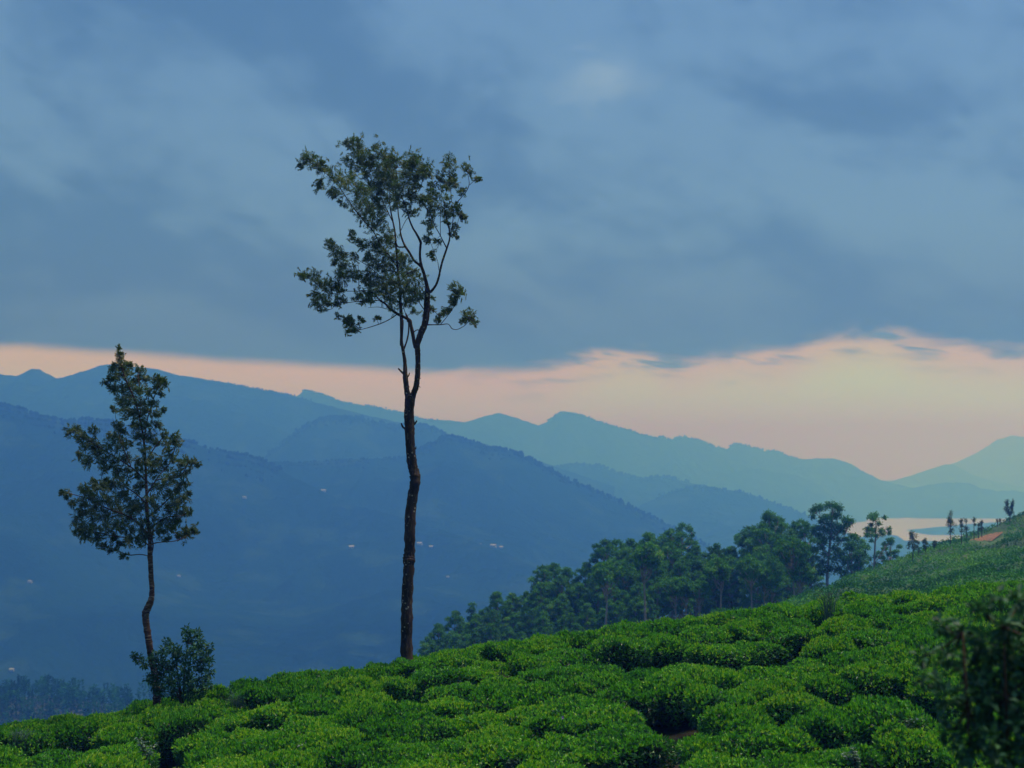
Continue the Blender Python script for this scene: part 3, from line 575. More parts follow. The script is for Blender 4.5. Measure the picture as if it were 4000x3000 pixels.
while q < 3190:                          # the shaded back of the grove, closing the view between the stems
    k = min(range(len(TOP)), key=lambda i: abs(TOP[i][1] - q)); px = q + R.uniform(-12, 12)
    gum('dense', px, outline(px) + R.uniform(105, 175), 414 + R.uniform(-5, 8), back_label(k), 'packed eucalyptus trees within the grove', wid=1.15)
    q += 52

n = 9000; gx = N.uniform(-22, 62, n); gy = N.uniform(205, 256, n); gz = grove_z(gx, gy)
V, Fc = leaves(np.stack([gx, gy, gz + N.rand(n) ** 2 * 1.2], 1), N.randn(n, 3) + [0, 0, .6], N.randn(n, 3), N.uniform(.4, .9, n), N.uniform(.2, .4, n))
tag(build('grove_undergrowth', V, Fc, M_gum, tint=np.clip(.25 + .2 * N.randn(n), 0, 1)), kind='stuff')

for L_ in VAR.values():
    for root, used_ in L_:
        if not used_:
            for ch in list(root.children): bpy.data.objects.remove(ch)
            bpy.data.objects.remove(root)

# ------------------------------------------------------------------ foreground tea hillside
CREST = [(-900, 2900), (0, 2857), (94, 2838), (145, 2822), (289, 2808), (405, 2805), (463, 2790), (579, 2754), (651, 2738), (723, 2727), (817, 2711), (904, 2693), (962, 2680), (1157, 2652), (1186, 2638), (1338, 2636), (1389, 2638), (1447, 2630), (1562, 2594), (1640, 2572), (1718, 2553), (1864, 2532), (2011, 2514), (2188, 2497), (2305, 2474), (2423, 2457), (2540, 2444), (2628, 2427), (2775, 2414), (2900, 2398), (3029, 2382), (3111, 2372), (3229, 2356), (3288, 2346), (3464, 2341), (3582, 2322), (3699, 2314), (3817, 2290), (4000, 2279), (4900, 2230)]
PB, PS = 0.105, 0.085; C0 = -10.10                     # plane of the tea: z = C0 + PB x + PS y, rising away from the viewer
ct = np.array([ray(a, b) for a, b in CREST]); cd = -C0 / (-ct[:, 1] + PB * ct[:, 0] + PS)
def tea_top(x, y):
    """height of the plucked surface of the tea"""
    x = np.asarray(x, float); y = np.asarray(y, float); t = x / np.maximum(y, 1)
    dc = np.interp(t, ct[:, 0], cd); dz_ = np.interp(t, ct[:, 0], ct[:, 1])
    o = np.clip(y - dc, 0, None)
    z = C0 + PB * x + PS * np.minimum(y, dc) - PB * t * o * (o > 0)
    z = np.where(o > 0, dz_ * y - np.where(o < 10, 0.03 * o * o, 3.0 + 0.6 * (o - 10)), C0 + PB * x + PS * y)
    return np.maximum(z, -150)
def ground_z(x, y):
    z = tea_top(x, y) - 0.95; w = np.clip((20 - y) / 20, 0, 1); w = w * w * (3 - 2 * w)
    return z * (1 - w) + (-1.62 + 0.02 * x) * w
xs = np.linspace(-45, 60, 150); ys = np.concatenate([np.linspace(-6, 70, 120), np.linspace(72, 260, 50)]); XX, YY = np.meshgrid(xs, ys)
tag(grid_mesh('tea_hillside', XX, YY, ground_z(XX, YY) + fbm(XX / 1.5, YY / 1.5) * 0.10, M_soil), kind='structure')

def tea_variant(seed, stem=False):
    """one tea bush about 1.6 m wide, plucked flat, origin on the ground, top near 0.95 m"""
    r = np.random.RandomState(seed); parts = []
    lob = r.uniform(0, 6.28, 4); wob = lambda a: 1 + 0.10 * np.sin(2 * a + lob[0]) + 0.08 * np.sin(3 * a + lob[1]) + 0.05 * np.sin(5 * a + lob[2])
    hx = r.uniform(-.6, .6, (5, 2)); hh = r.uniform(-0.10, 0.12, 5)
    def top(x, y):
        z = np.full_like(x, 0.0)
        for (a, b), h in zip(hx, hh): z = z + h * np.exp(-((x - a) ** 2 + (y - b) ** 2) / 0.08)
        return z + 0.13 * fbm(x * 4 + seed, y * 4)
    def shell(n, k):
        a = r.rand(n) * 6.283; t = r.rand(n)
        # t<.55 top disc, else side
        rad = np.where(t < 0.58, np.sqrt(t / 0.58) * 0.80, 0.80) * wob(a)
        s = np.where(t < 0.58, 0.0, (t - 0.58) / 0.42)
        x = rad * np.cos(a) * (1 - 0.0 * s); y = rad * np.sin(a)
        edge_drop = 0.17 * (np.clip(rad / 0.8, 0, 1.2)) ** 4
        bulge = 1 + 0.10 * np.sin(s * 3.1) - 0.30 * s * s
        x *= bulge; y *= bulge
        z = 0.95 + top(x, y) - edge_drop - s * 0.62
        nn = np.stack([np.cos(a) * (0.25 * (rad / 0.8) ** 3 + 1.2 * (s > 0)), np.sin(a) * (0.25 * (rad / 0.8) ** 3 + 1.2 * (s > 0)), np.where(s > 0, 0.35, 1.0)], -1)
        p = np.stack([x, y, z], -1) * 1.0
        c = np.array([0, 0, 0.45]); p = c + (p - c) * k
        return p, unit(nn), s
    # mature leaves
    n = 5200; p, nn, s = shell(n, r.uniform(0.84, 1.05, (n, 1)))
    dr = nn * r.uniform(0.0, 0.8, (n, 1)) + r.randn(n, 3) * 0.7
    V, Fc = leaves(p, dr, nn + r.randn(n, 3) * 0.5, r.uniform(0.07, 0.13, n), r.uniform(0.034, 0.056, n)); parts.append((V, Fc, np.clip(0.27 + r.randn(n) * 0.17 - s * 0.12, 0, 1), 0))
    # young shoots: little upright tufts of three leaves
    m = 900; p, nn, s = shell(m * 3, r.uniform(0.98, 1.12, (m * 3, 1))); keep = s < 0.12; p = p[keep][:m]; nn = nn[keep][:m]; k = len(p)
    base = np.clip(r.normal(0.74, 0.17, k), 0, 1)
    for j in range(3):
        d = nn * 1.0 + r.randn(k, 3) * 0.45 + np.array([0, 0, .6]); V, Fc = leaves(p, d, r.randn(k, 3), r.uniform(0.055, 0.105, k), r.uniform(0.022, 0.038, k)); parts.append((V, Fc, np.clip(base + r.randn(k) * 0.06, 0, 1), 0))
    # a few long shoots that escaped the plucking
    m = 46; p, nn, s = shell(m, np.ones((m, 1)) * 0.98)
    for j in range(m):
        if s[j] > 0: continue
        L = r.uniform(0.08, 0.22); tip = p[j] + np.array([r.randn() * .04, r.randn() * .04, L]); V, Fc, cp = tube([p[j], tip], [.004, .002], 3); parts.append((V, Fc, 0.5, 1))
        kk = 7; u = r.rand(kk, 1); pos = p[j] + (tip - p[j]) * u; V, Fc = leaves(pos, r.randn(kk, 3) * .7 + [0, 0, .7], r.randn(kk, 3), r.uniform(.05, .08, kk), r.uniform(.02, .03, kk)); parts.append((V, Fc, np.full(kk, .82), 0))
    # woody inside
    an = np.linspace(0, 2 * np.pi, 18, endpoint=False); prof = [(0.05, 0.30), (0.30, 0.62), (0.55, 0.70), (0.74, 0.66), (0.84, 0.40), (0.86, 0.0)]
    V = np.array([[(rr * wob(a) * math.cos(a), rr * wob(a) * math.sin(a), z + r.uniform(-.03, .03)) for a in an] for z, rr in prof]).reshape(-1, 3)
    i = np.arange(len(prof) - 1)[:, None] * 18; j = np.arange(18)[None, :]; Fc = np.stack([i + j, i + (j + 1) % 18, i + 18 + (j + 1) % 18, i + 18 + j], -1).reshape(-1, 4)
    parts.append((V, Fc, 0.5, 2)); return merge(parts)
TV = []
for s in range(9):
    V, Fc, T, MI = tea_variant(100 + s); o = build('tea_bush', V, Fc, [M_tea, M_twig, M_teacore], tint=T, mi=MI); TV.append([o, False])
HOLES = [(360, 2905, 1.3), (220, 2890, 0.9), (2475, 2955, 1.1), (2620, 2555, 1.2), (2050, 2735, 0.9), (1640, 2865, 0.8), (3110, 2545, 0.8), (2290, 2700, 0.9), (3640, 2700, .9), (3300, 2420, .9), (3700, 2800, 1.3)]
def hit(px, py):
    """point of the tea surface seen at this pixel"""
    tx, tz = ray(px, py); y = -C0 / (-tz + PB * tx + PS); return tx * y, y, tz * y
holes = [(*hit(a, b)[:2], r_) for a, b, r_ in HOLES]
GRP = 'tea bushes planted in rows on the near hillside'
LAB_D = 'plucked tea bush among the contour rows on the near hillside'
special = {(3300, 2800): 'large shaggy yellow-green tea bush at lower right, taller than its neighbours', (405, 2820): 'tea bush on the crest beside the black hollow at lower left',
           (1610, 2625): 'tea bush at the foot of the tall bare-trunked tree', (560, 2790): 'tea bush in front of the small crooked tree'}
nb = 0; bushes = []
v = -60.0
row = 0; v0 = 14.0; RS = 1.90
for row in range(36):
    vv = v0 + row * RS; u = -28 + R.uniform(0, 1.3)
    while u < 36:
        x = u; y = vv + 0.16 * x + 0.35 * math.sin(x * 0.23 + row * 0.35) + R.uniform(-0.18, 0.18); u += R.uniform(1.0, 1.45)
        t = x / max(y, 1); dc = float(np.interp(t, ct[:, 0], cd))
        if y > dc + 2.2: continue
        if t < -0.40 or t > 0.47 or y < 4: continue
        zt = float(tea_top(x, y)); bot = -0.20 * y
        if zt + 0.5 < bot: continue
        if any(math.hypot(x - a, (y - b) * .8) < r_ * 0.75 for a, b, r_ in holes): continue
        if R.random() < 0.05 and y < dc - 3: continue
        bushes.append((x, y, zt, int((dc + .9 - y) / RS)))
print('bushes', len(bushes))
sp = {k: (hit(*k), l) for k, l in special.items()}
used = set()
ORD = 'first second third fourth fifth sixth seventh eighth ninth tenth eleventh twelfth thirteenth fourteenth fifteenth'.split()
LM = [(0, 'the left edge'), (600, 'the smaller tree'), (1080, 'the bare stretch of crest'), (1590, 'the tall tree'), (1942, 'the first grove step'), (2370, 'the tall eucalyptus pair'), (2800, 'the grove saddle'), (3262, 'the tallest eucalyptus'), (3712, 'the pointed young tree'), (4000, 'the right edge')]
def bush_labels():
    out = {}; cell = {}
    for b in bushes:
        px = 2000 + b[0] / b[1] * F; k = min(range(len(LM)), key=lambda i: abs(LM[i][0] - px)); sd = 'left' if px < LM[k][0] else 'right'
        cell.setdefault((max(0, b[3]), k, sd), []).append((abs(px - LM[k][0]), b))
    for (rw, k, sd), L in cell.items():
        L.sort(key=lambda q: (q[0], q[1][1]))
        rn = 'on the crest' if rw == 0 else ORD[min(rw, 14)] + ' row below the crest'
        for i, (_, b) in enumerate(L): out[b] = f"tea bush {rn}, {ORD[min(i, 14)]} {sd} of {LM[k][1]}"
    return out
BL = bush_labels()
for bb in bushes:
    x, y, zt, rw = bb
    i = R.randrange(len(TV)); v = TV[i]
    if not v[1]: o = v[0]; v[1] = True
    else: o = v[0].copy(); C.objects.link(o)
    s = R.uniform(0.92, 1.20); hs = 1.0 + R.uniform(-.07, .07) + 0.34 * float(vn(np.array(x * .55), np.array(y * .7)))
    dc = float(np.interp(x / y, ct[:, 0], cd))
    if y > dc - 1.6: hs = R.uniform(0.95, 1.03)
    lab = BL[bb]; nf = float(np.clip((42 - y) / 9, 0, 1)); s *= 1 + .22 * nf; hs *= 1 + .12 * nf
    for k, (hp, l) in sp.items():
        if k not in used and math.hypot(x - hp[0], y - hp[1]) < 1.0:
            used.add(k); lab = l
            if k == (3300, 2800): s, hs = 1.25, 1.28
    o.location = (x, y, zt - 0.95); o.scale = (s, s * 0.96, hs); o.rotation_euler = (R.uniform(-.10, .10), R.uniform(-.10, .10) - 0.05, R.uniform(0, 6.28)); tag(o, lab, 'tea bush', GRP)
for v in TV:
    if not v[1]: bpy.data.objects.remove(v[0])

# ------------------------------------------------------------------ second hillside on the right
HC = [(2780, 2440), (2847, 2410), (2994, 2384), (3053, 2371), (3111, 2351), (3170, 2322), (3229, 2301), (3288, 2266), (3347, 2246), (3405, 2227), (3464, 2207), (3523, 2180), (3582, 2154), (3640, 2133), (3699, 2111), (3746, 2101), (3811, 2079), (3870, 2060), (3905, 2046), (3917, 2040), (3952, 2022), (4000, 2003), (4200, 1930), (4700, 1800)]
def second_hill():
    px = np.linspace(2780, 4700, 260); pc = np.interp(px, [a for a, _ in HC], [b for _, b in HC]); pf = np.interp(px, [a for a, _ in CREST], [b for _, b in CREST]) + 150
    dfar = np.interp(px, [2780, 3000, 3500, 4000, 4700], [170, 185, 240, 290, 330]); X, Y, Z = [], [], []
    for v in np.linspace(1.35, 1.02, 10):
        tz = np.array([ray(a, b) for a, b in zip(px, pc)]); dd = dfar * v; X.append(tz[:, 0] * dfar); Y.append(dd); Z.append(tz[:, 1] * dfar - (v - 1) ** 1.2 * 120)
    for v in np.linspace(1, 0, 90):
        py = pf + (pc - pf) * v ** 0.8; dd = 88 + (dfar - 88) * v
        tz = np.array([ray(a, b) for a, b in zip(px, py)]); x = tz[:, 0] * dd
        z = tz[:, 1] * dd + fbm(x / 8 + 3, dd / 13) * 1.7 * math.sin(min(1, (1 - v) * 6) * 1.57) + 0.22 * np.sin((dd - .35 * x) * 1.9 + fbm(x / 8, dd / 8) * 5) * min(1, (1 - v) * 12) + vn(x * 1.1, dd * 1.1) * 0.5
        X.append(x); Y.append(dd); Z.append(z)
    X, Y, Z = map(np.stack, (X, Y, Z)); tag(grid_mesh('far_tea_slope', X, Y, Z, M_slope2), kind='structure'); return X, Y, Z
HX, HY, HZ = second_hill()
def hill2(n, r0=10, r1=99, c1=200):
    u = N.rand(n) * c1; v = r0 + N.rand(n) * (r1 - r0 - 1); i = u.astype(int); j = v.astype(int); fu = u - i; fv = v - j
    b = lambda A: (A[j, i] * (1 - fu) + A[j, i + 1] * fu) * (1 - fv) + (A[j + 1, i] * (1 - fu) + A[j + 1, i + 1] * fu) * fv
    return b(HX), b(HY), b(HZ)
def on_hill2(px, py):
    tx, tz = ray(px, py); e = (HX[8:] / HY[8:] - tx) ** 2 + (HZ[8:] / HY[8:] - tz) ** 2; k = np.unravel_index(np.argmin(e), e.shape); return np.array([HX[8:][k], HY[8:][k], HZ[8:][k]])
x, y, z = hill2(90000)
EP = [(3922, 2046), (3916, 2084), (3880, 2112), (3836, 2116), (3770, 2112), (3815, 2098), (3855, 2085), (3890, 2060)]
def inpoly(px, py, poly):
    c = np.zeros(px.shape, bool); n = len(poly); j = n - 1
    for i in range(n):
        xi, yi = poly[i]; xj, yj = poly[j]
        c ^= ((yi > py) != (yj > py)) & (px < (xj - xi) * (py - yi) / (yj - yi + 1e-9) + xi); j = i
    return c
ipx = 2000 + x / y * F; ipy = H0 - z / y * F      # close enough for a keep-out mask round the bare bank
ok = ~inpoly(ipx, ipy, EP) & ~inpoly(ipx, ipy - 14, EP) & ~inpoly(ipx, ipy - 7, EP) & ~inpoly(ipx, ipy - 24, EP) & ~inpoly(ipx + 8, ipy, EP) & ~inpoly(ipx - 8, ipy - 8, EP); x, y, z = x[ok], y[ok], z[ok]; n = len(x)
dr = N.randn(n, 3) * .9 + [0, 0, .25]
dens = fbm(x / 6, y / 9); tt = np.clip(0.45 + fbm(x / 9 + 9, y / 18) * 1.1 + N.randn(n) * 0.15, 0, 1)
V, Fc = leaves(np.stack([x, y, z + N.uniform(0, .35, n) + np.clip(dens, 0, 1) * .6], 1), dr, N.randn(n, 3) * .6 + [0, 0, 1], N.uniform(.16, .40, n), N.uniform(.12, .26, n))
tag(build('hillside_tea_cover', V, Fc, M_tea2, tint=tt), kind='stuff')
# bare orange bank: a cutting with its own relief, draped on the slope
def bank():
    ex = np.linspace(3768, 3924, 40); ey = np.linspace(2044, 2118, 26); V = []; idx = {}; Fc = []
    smp = np.array([(a_, b_, on_hill2(a_, b_)[1]) for a_ in ex[::4] for b_ in ey[::3] if inpoly(np.array([a_]), np.array([b_]), EP)[0]])
    co = np.linalg.lstsq(np.c_[smp[:, :2], np.ones(len(smp))], smp[:, 2], rcond=None)[0]          # mean plane of the slope here
    for j, b in enumerate(ey):
        for i, a in enumerate(ex):
            if inpoly(np.array([a]), np.array([b]), EP)[0]:
                idx[i, j] = len(V); tx, tz = ray(a, b); d = co[0] * a + co[1] * b + co[2] - 4.0 + 0.8 * float(vn(np.array(a / 9.), np.array(b / 5.))); V.append((tx * d, d, tz * d))
    for (i, j) in idx:
        if (i + 1, j) in idx and (i, j + 1) in idx and (i + 1, j + 1) in idx: Fc.append((idx[i, j], idx[i + 1, j], idx[i + 1, j + 1], idx[i, j + 1]))
    tag(build('earth_bank', V, np.array(Fc), M_earth), kind='structure')
bank()

# ------------------------------------------------------------------ silver oak trees, traced branch by branch
def make_oak(loc_px, loc_py, D, conv, trunk, branches, clumps, bark, seed, label, leafn=1.0, rscale=1.0, base_z=None):
    r = np.random.RandomState(seed)
    base = np.array(P(loc_px, loc_py, D)); root = empty('silver_oak_tree', tuple(base)); tag(root, label, 'tree')
    m = D / F
    def W3(x, y, dep):
        px, py = conv(x, y); return np.array(P(px, py, D + dep)) - base
    skel = []; sk_r = []
    def limb(pl, name, dep0, slope, sides, rough, parent=root):
        pts, rad = [], []; L = 0
        for k, q in enumerate(pl):
            if k: L += math.hypot(q[0] - pl[k - 1][0], q[1] - pl[k - 1][1]) / SC * m
            pts.append(W3(q[0], q[1], dep0 + slope * L + 0.04 * math.sin(L * 5 + seed))); rad.append(q[2] / SC * m * 0.5)
        q, rr = smooth_path(pts, rad, 5); rr = np.maximum(rr, 0.006)
        for a in q: skel.append(a)
        V, Fc, cp = tube(q, rr, sides, rough, r); return build(name, V, [Fc, cp], bark, parent, smooth=True)
    SC = trunk[0]
    limb([(a, b, c) for a, b, c in trunk[1]], 'trunk', 0, 0, 14, 0.09)
    for sc, dep, slope, pl in branches:
        SC = sc[0]; conv_b = sc[1]
        cold = conv; conv = conv_b
        # attach depth: nearest skeleton point to the start
        if dep is None:
            s0 = W3(pl[0][0], pl[0][1], 0); A = np.array(skel); e = (A[:, 0] - s0[0]) ** 2 + (A[:, 2] - s0[2]) ** 2; dep = A[np.argmin(e), 1]
        big = pl[0][2] > 14
        pl = [(q[0], q[1], q[2] if len(q) > 2 else 3) for q in pl]
        limb(pl, 'branch', dep, slope if slope is not None else r.uniform(-.35, .35), 9 if big else 6, 0.06)
        conv = cold
    # foliage sprays
    SC, conv = clumps[0]; A = np.array(skel); parts = []
    for (cx_, cy_, cr_) in clumps[1]:
        s0 = W3(cx_, cy_, 0); e = (A[:, 0] - s0[0]) ** 2 + (A[:, 2] - s0[2]) ** 2; k = int(np.argmin(e)); near = A[k]
        dep = near[1] + r.uniform(-.28, .28); c = W3(cx_, cy_, dep); rad = cr_ / SC * m * rscale * 1.12
        nearp = near
        out = unit(c - nearp + np.array([-0.05, 0, 0.06])); V, Fc, cp = tube([nearp, (nearp + c) / 2 + r.randn(3) * .02, c], [.008, .006, .003], 4); parts.append((V, Fc, .5, 1))
        nt = max(7, int(19 * leafn * (cr_ / 45 if SC > 1.5 else cr_ / 28)))
        for j in range(nt):
            st = c + r.randn(3) * rad * 0.5; d = unit(out * 0.7 + r.randn(3) * 0.75 + np.array([-0.15, 0, 0.30])); Lt = rad * r.uniform(0.7, 1.25)
            kk = int(r.uniform(15, 22)); u = np.linspace(0.05, 1, kk)[:, None]; pos = st + d * Lt * (u - .35) + np.array([0, 0, -1]) * Lt * .15 * u * u
            sgn = np.where(np.arange(kk) % 2, 1, -1)[:, None]; side = unit(np.cross(d, r.randn(3)))
            ld = d * 0.9 + side * sgn * 0.8 + r.randn(kk, 3) * .22
            V, Fc = leaves(pos, ld, r.randn(kk, 3) * .5 + [0, -.3, 1], r.uniform(.07, .14, kk) * (1 - .3 * u[:, 0]), r.uniform(.016, .030, kk), .1)
            parts.append((V, Fc, np.clip(r.normal(.50, .18) + r.randn(kk) * .13, 0, 1), 0))
    V, Fc, T, MI = merge(parts); build('crown', V, Fc, [M_oak, M_twig], root, tint=T, mi=MI)
    return root
z1 = (1.9518, lambda x, y: (1100 + x / 1.9518, 500 + y / 1.9518)); z2 = (1.185, lambda x, y: (1100 + x / 1.185, 1250 + y / 1.185)); z3 = (1.1067, lambda x, y: (150 + x / 1.1067, 1300 + y / 1.1067))
T1_trunk = [(578, 1640, 70), (579, 1585, 64), (578, 1500, 59), (580, 1400, 56), (580, 1300, 54), (586, 1200, 50), (590, 1125, 53), (590, 1105, 58), (592, 1080, 50), (594, 1000, 50), (597, 900, 50), (606, 820, 48), (617, 760, 47), (618, 722, 50), (610, 690, 46), (602, 650, 45), (597, 600, 46), (594, 540, 46), (592, 480, 48), (590, 430, 46), (592, 390, 47), (594, 362, 46), (596, 350, 38)]
T1_br = [(z2, 0, 0.10, [(588, 375, 32), (582, 340, 27), (578, 310, 25), (573, 270, 24), (572, 240, 21), (570, 190, 17), (562, 140, 15), (555, 100, 14), (557, 50, 13), (560, 0, 12)]),
         (z2, 0, -0.10, [(600, 378, 34), (609, 345, 29), (622, 310, 27), (629, 260, 25), (631, 200, 24), (630, 150, 25), (628, 110, 25)]),
         (z2, None, 0.3, [(566, 135, 8), (580, 95, 8), (588, 50, 7), (587, 0, 7), (575, -30, 6)]),
         (z2, None, 0, [(573, 255, 12), (555, 240, 9), (540, 224, 7)]), (z2, None, 0, [(580, 268, 8), (589, 255, 6), (592, 244, 4)]),
         (z2, None, -.3, [(578, 505, 12), (562, 496, 9), (554, 478, 6)]), (z2, None, -.3, [(605, 488, 12), (618, 478, 9), (626, 466, 6)]), (z2, None, 0, [(632, 262, 5), (640, 270, 4), (644, 268, 2)]),
         (z2, None, 0, [(628, 300, 5), (636, 306, 4), (642, 314, 2)]), (z2, None, 0, [(612, 600, 10), (620, 596, 6), (622, 585, 4)]),
         (z1, None, -.1, [(1030, 1659, 46), (1050, 1600, 48), (1068, 1550, 50), (1090, 1500, 50), (1105, 1420, 50), (1108, 1350, 48), (1110, 1290, 46), (1112, 1240, 42), (1108, 1205, 30)]),
         (z1, None, .15, [(1022, 1680, 30), (1008, 1620, 28), (1000, 1570, 28), (985, 1500, 26), (975, 1465, 24), (930, 1440, 22), (880, 1415, 21), (830, 1380, 18), (790, 1340, 15), (745, 1310, 12), (700, 1260, 9), (640, 1240, 7), (590, 1240, 6)]),
         (z1, None, .1, [(912, 1659, 24), (915, 1500, 26), (910, 1400, 26), (905, 1330, 24), (900, 1200, 19), (890, 1120, 17), (880, 1000, 15), (872, 900, 15), (865, 800, 13), (850, 720, 12), (835, 650, 11), (825, 580, 9), (825, 480, 7), (820, 380, 5), (790, 280, 4), (760, 180, 3)]),
         (z1, None, -.1, [(1112, 1245, 34), (1105, 1190, 27), (1085, 1110, 25), (1065, 1050, 24), (1055, 980, 18), (1058, 900, 18), (1060, 870, 20), (1030, 810, 16), (1000, 760, 14), (975, 700, 12), (960, 640, 10), (930, 560, 8), (900, 480, 6), (880, 400, 5), (870, 300, 4)]),
         (z1, None, .2, [(1068, 1060, 20), (1040, 1035, 19), (1010, 1010, 18), (975, 950, 18), (945, 905, 18), (920, 850, 14), (905, 790, 12), (900, 720, 10), (890, 660, 9), (885, 600, 8), (870, 520, 6), (860, 430, 5), (850, 330, 4), (845, 220, 3)]),
         (z1, None, .2, [(945, 905, 14), (915, 908, 12), (885, 903, 12), (868, 860, 9)]),
         (z1, None, -.2, [(1115, 1250, 24), (1140, 1245, 21), (1175, 1200, 18), (1195, 1150, 17), (1210, 1080, 16), (1225, 1020, 16), (1245, 960, 15), (1262, 910, 14), (1280, 850, 12), (1278, 780, 10), (1262, 710, 7), (1245, 640, 5), (1240, 560, 4)]),
         (z1, None, -.3, [(1255, 910, 10), (1225, 850, 8), (1200, 800, 7), (1170, 750, 6), (1150, 690, 6), (1130, 640, 4), (1090, 600, 3)]),
         (z1, None, .3, [(1278, 850, 9), (1300, 750, 7), (1310, 650, 6), (1300, 580, 5), (1290, 480, 4), (1280, 380, 4), (1285, 280, 3)]), (z1, None, -.2, [(1308, 610, 6), (1340, 565, 6), (1370, 530, 6), (1410, 480, 6), (1430, 430, 5), (1425, 380, 4), (1415, 330, 3)]),
         (z1, None, 0, [(1432, 435, 4), (1470, 405, 4), (1530, 395, 2)]), (z1, None, .3, [(1280, 840, 5), (1320, 790, 4), (1340, 730, 3), (1360, 660, 3)]), (z1, None, .1, [(1200, 1085, 5), (1190, 1020, 4), (1165, 950, 4), (1135, 870, 3)]),
         (z1, None, .2, [(1212, 815, 5), (1210, 700, 4), (1215, 620, 3), (1220, 500, 3), (1205, 400, 3)]), (z1, None, .2, [(640, 1242, 6), (590, 1245, 5), (460, 1245, 5), (400, 1265, 4), (330, 1250, 4), (260, 1180, 3), (180, 1130, 3)]),
         (z1, None, -.2, [(750, 1313, 8), (680, 1318, 7), (600, 1320, 6), (500, 1332, 5), (420, 1335, 5), (380, 1380, 4), (300, 1390, 3)]), (z1, None, -.3, [(880, 1420, 9), (830, 1455, 7), (770, 1485, 7), (700, 1510, 6), (640, 1528, 5), (590, 1540, 4), (520, 1560, 3)]),
         (z1, None, 0, [(600, 1538, 4), (540, 1490, 4), (470, 1450, 3)]), (z1, None, .1, [(800, 1380, 5), (740, 1365, 4), (660, 1370, 3)]), (z1, None, .3, [(850, 1400, 10), (820, 1300, 8), (790, 1200, 7), (740, 1120, 6), (640, 1040, 5), (500, 960, 4), (380, 890, 3)]),
         (z1, None, .1, [(590, 1242, 6), (587, 1130, 4), (580, 1000, 3), (560, 940, 3)]), (z1, None, -.3, [(880, 1060, 10), (820, 970, 9), (760, 900, 8), (700, 790, 8), (620, 700, 8), (550, 610, 7), (480, 510, 6), (420, 420, 5), (330, 340, 4), (250, 280, 4), (170, 240, 3)]),
         (z1, None, .2, [(850, 720, 8), (770, 560, 6), (700, 420, 5), (620, 300, 4), (560, 170, 4), (490, 110, 3)]), (z1, None, .1, [(760, 905, 6), (700, 890, 5), (620, 890, 4), (560, 850, 4), (520, 800, 3)]),
         (z1, None, -.3, [(1095, 1500, 12), (1150, 1500, 8), (1210, 1500, 7), (1270, 1495, 6), (1300, 1530, 6), (1340, 1535, 5), (1390, 1510, 5), (1420, 1480, 4), (1440, 1440, 3)]), (z1, None, .2, [(1210, 1500, 6), (1260, 1440, 5), (1310, 1370, 4), (1330, 1330, 4), (1325, 1250, 3)]),
         (z1, None, .2, [(1120, 1370, 5), (1160, 1395, 4), (1195, 1425, 3)]), (z1, None, 0, [(930, 560, 5), (1000, 500, 4), (1060, 440, 4), (1090, 360, 3)]), (z1, None, 0, [(905, 790, 5), (950, 700, 4), (1000, 640, 3)]), (z1, None, .2, [(900, 1180, 9), (960, 1110, 6), (1010, 1090, 4)]),
         (z1, None, -.2, [(1105, 1410, 8), (1050, 1330, 6), (1020, 1260, 5), (1000, 1180, 4)]), (z1, None, .1, [(1000, 1565, 9), (1030, 1540, 8), (1060, 1545, 9)]), (z1, None, .2, [(960, 1480, 8), (940, 1400, 5), (920, 1340, 4)])]
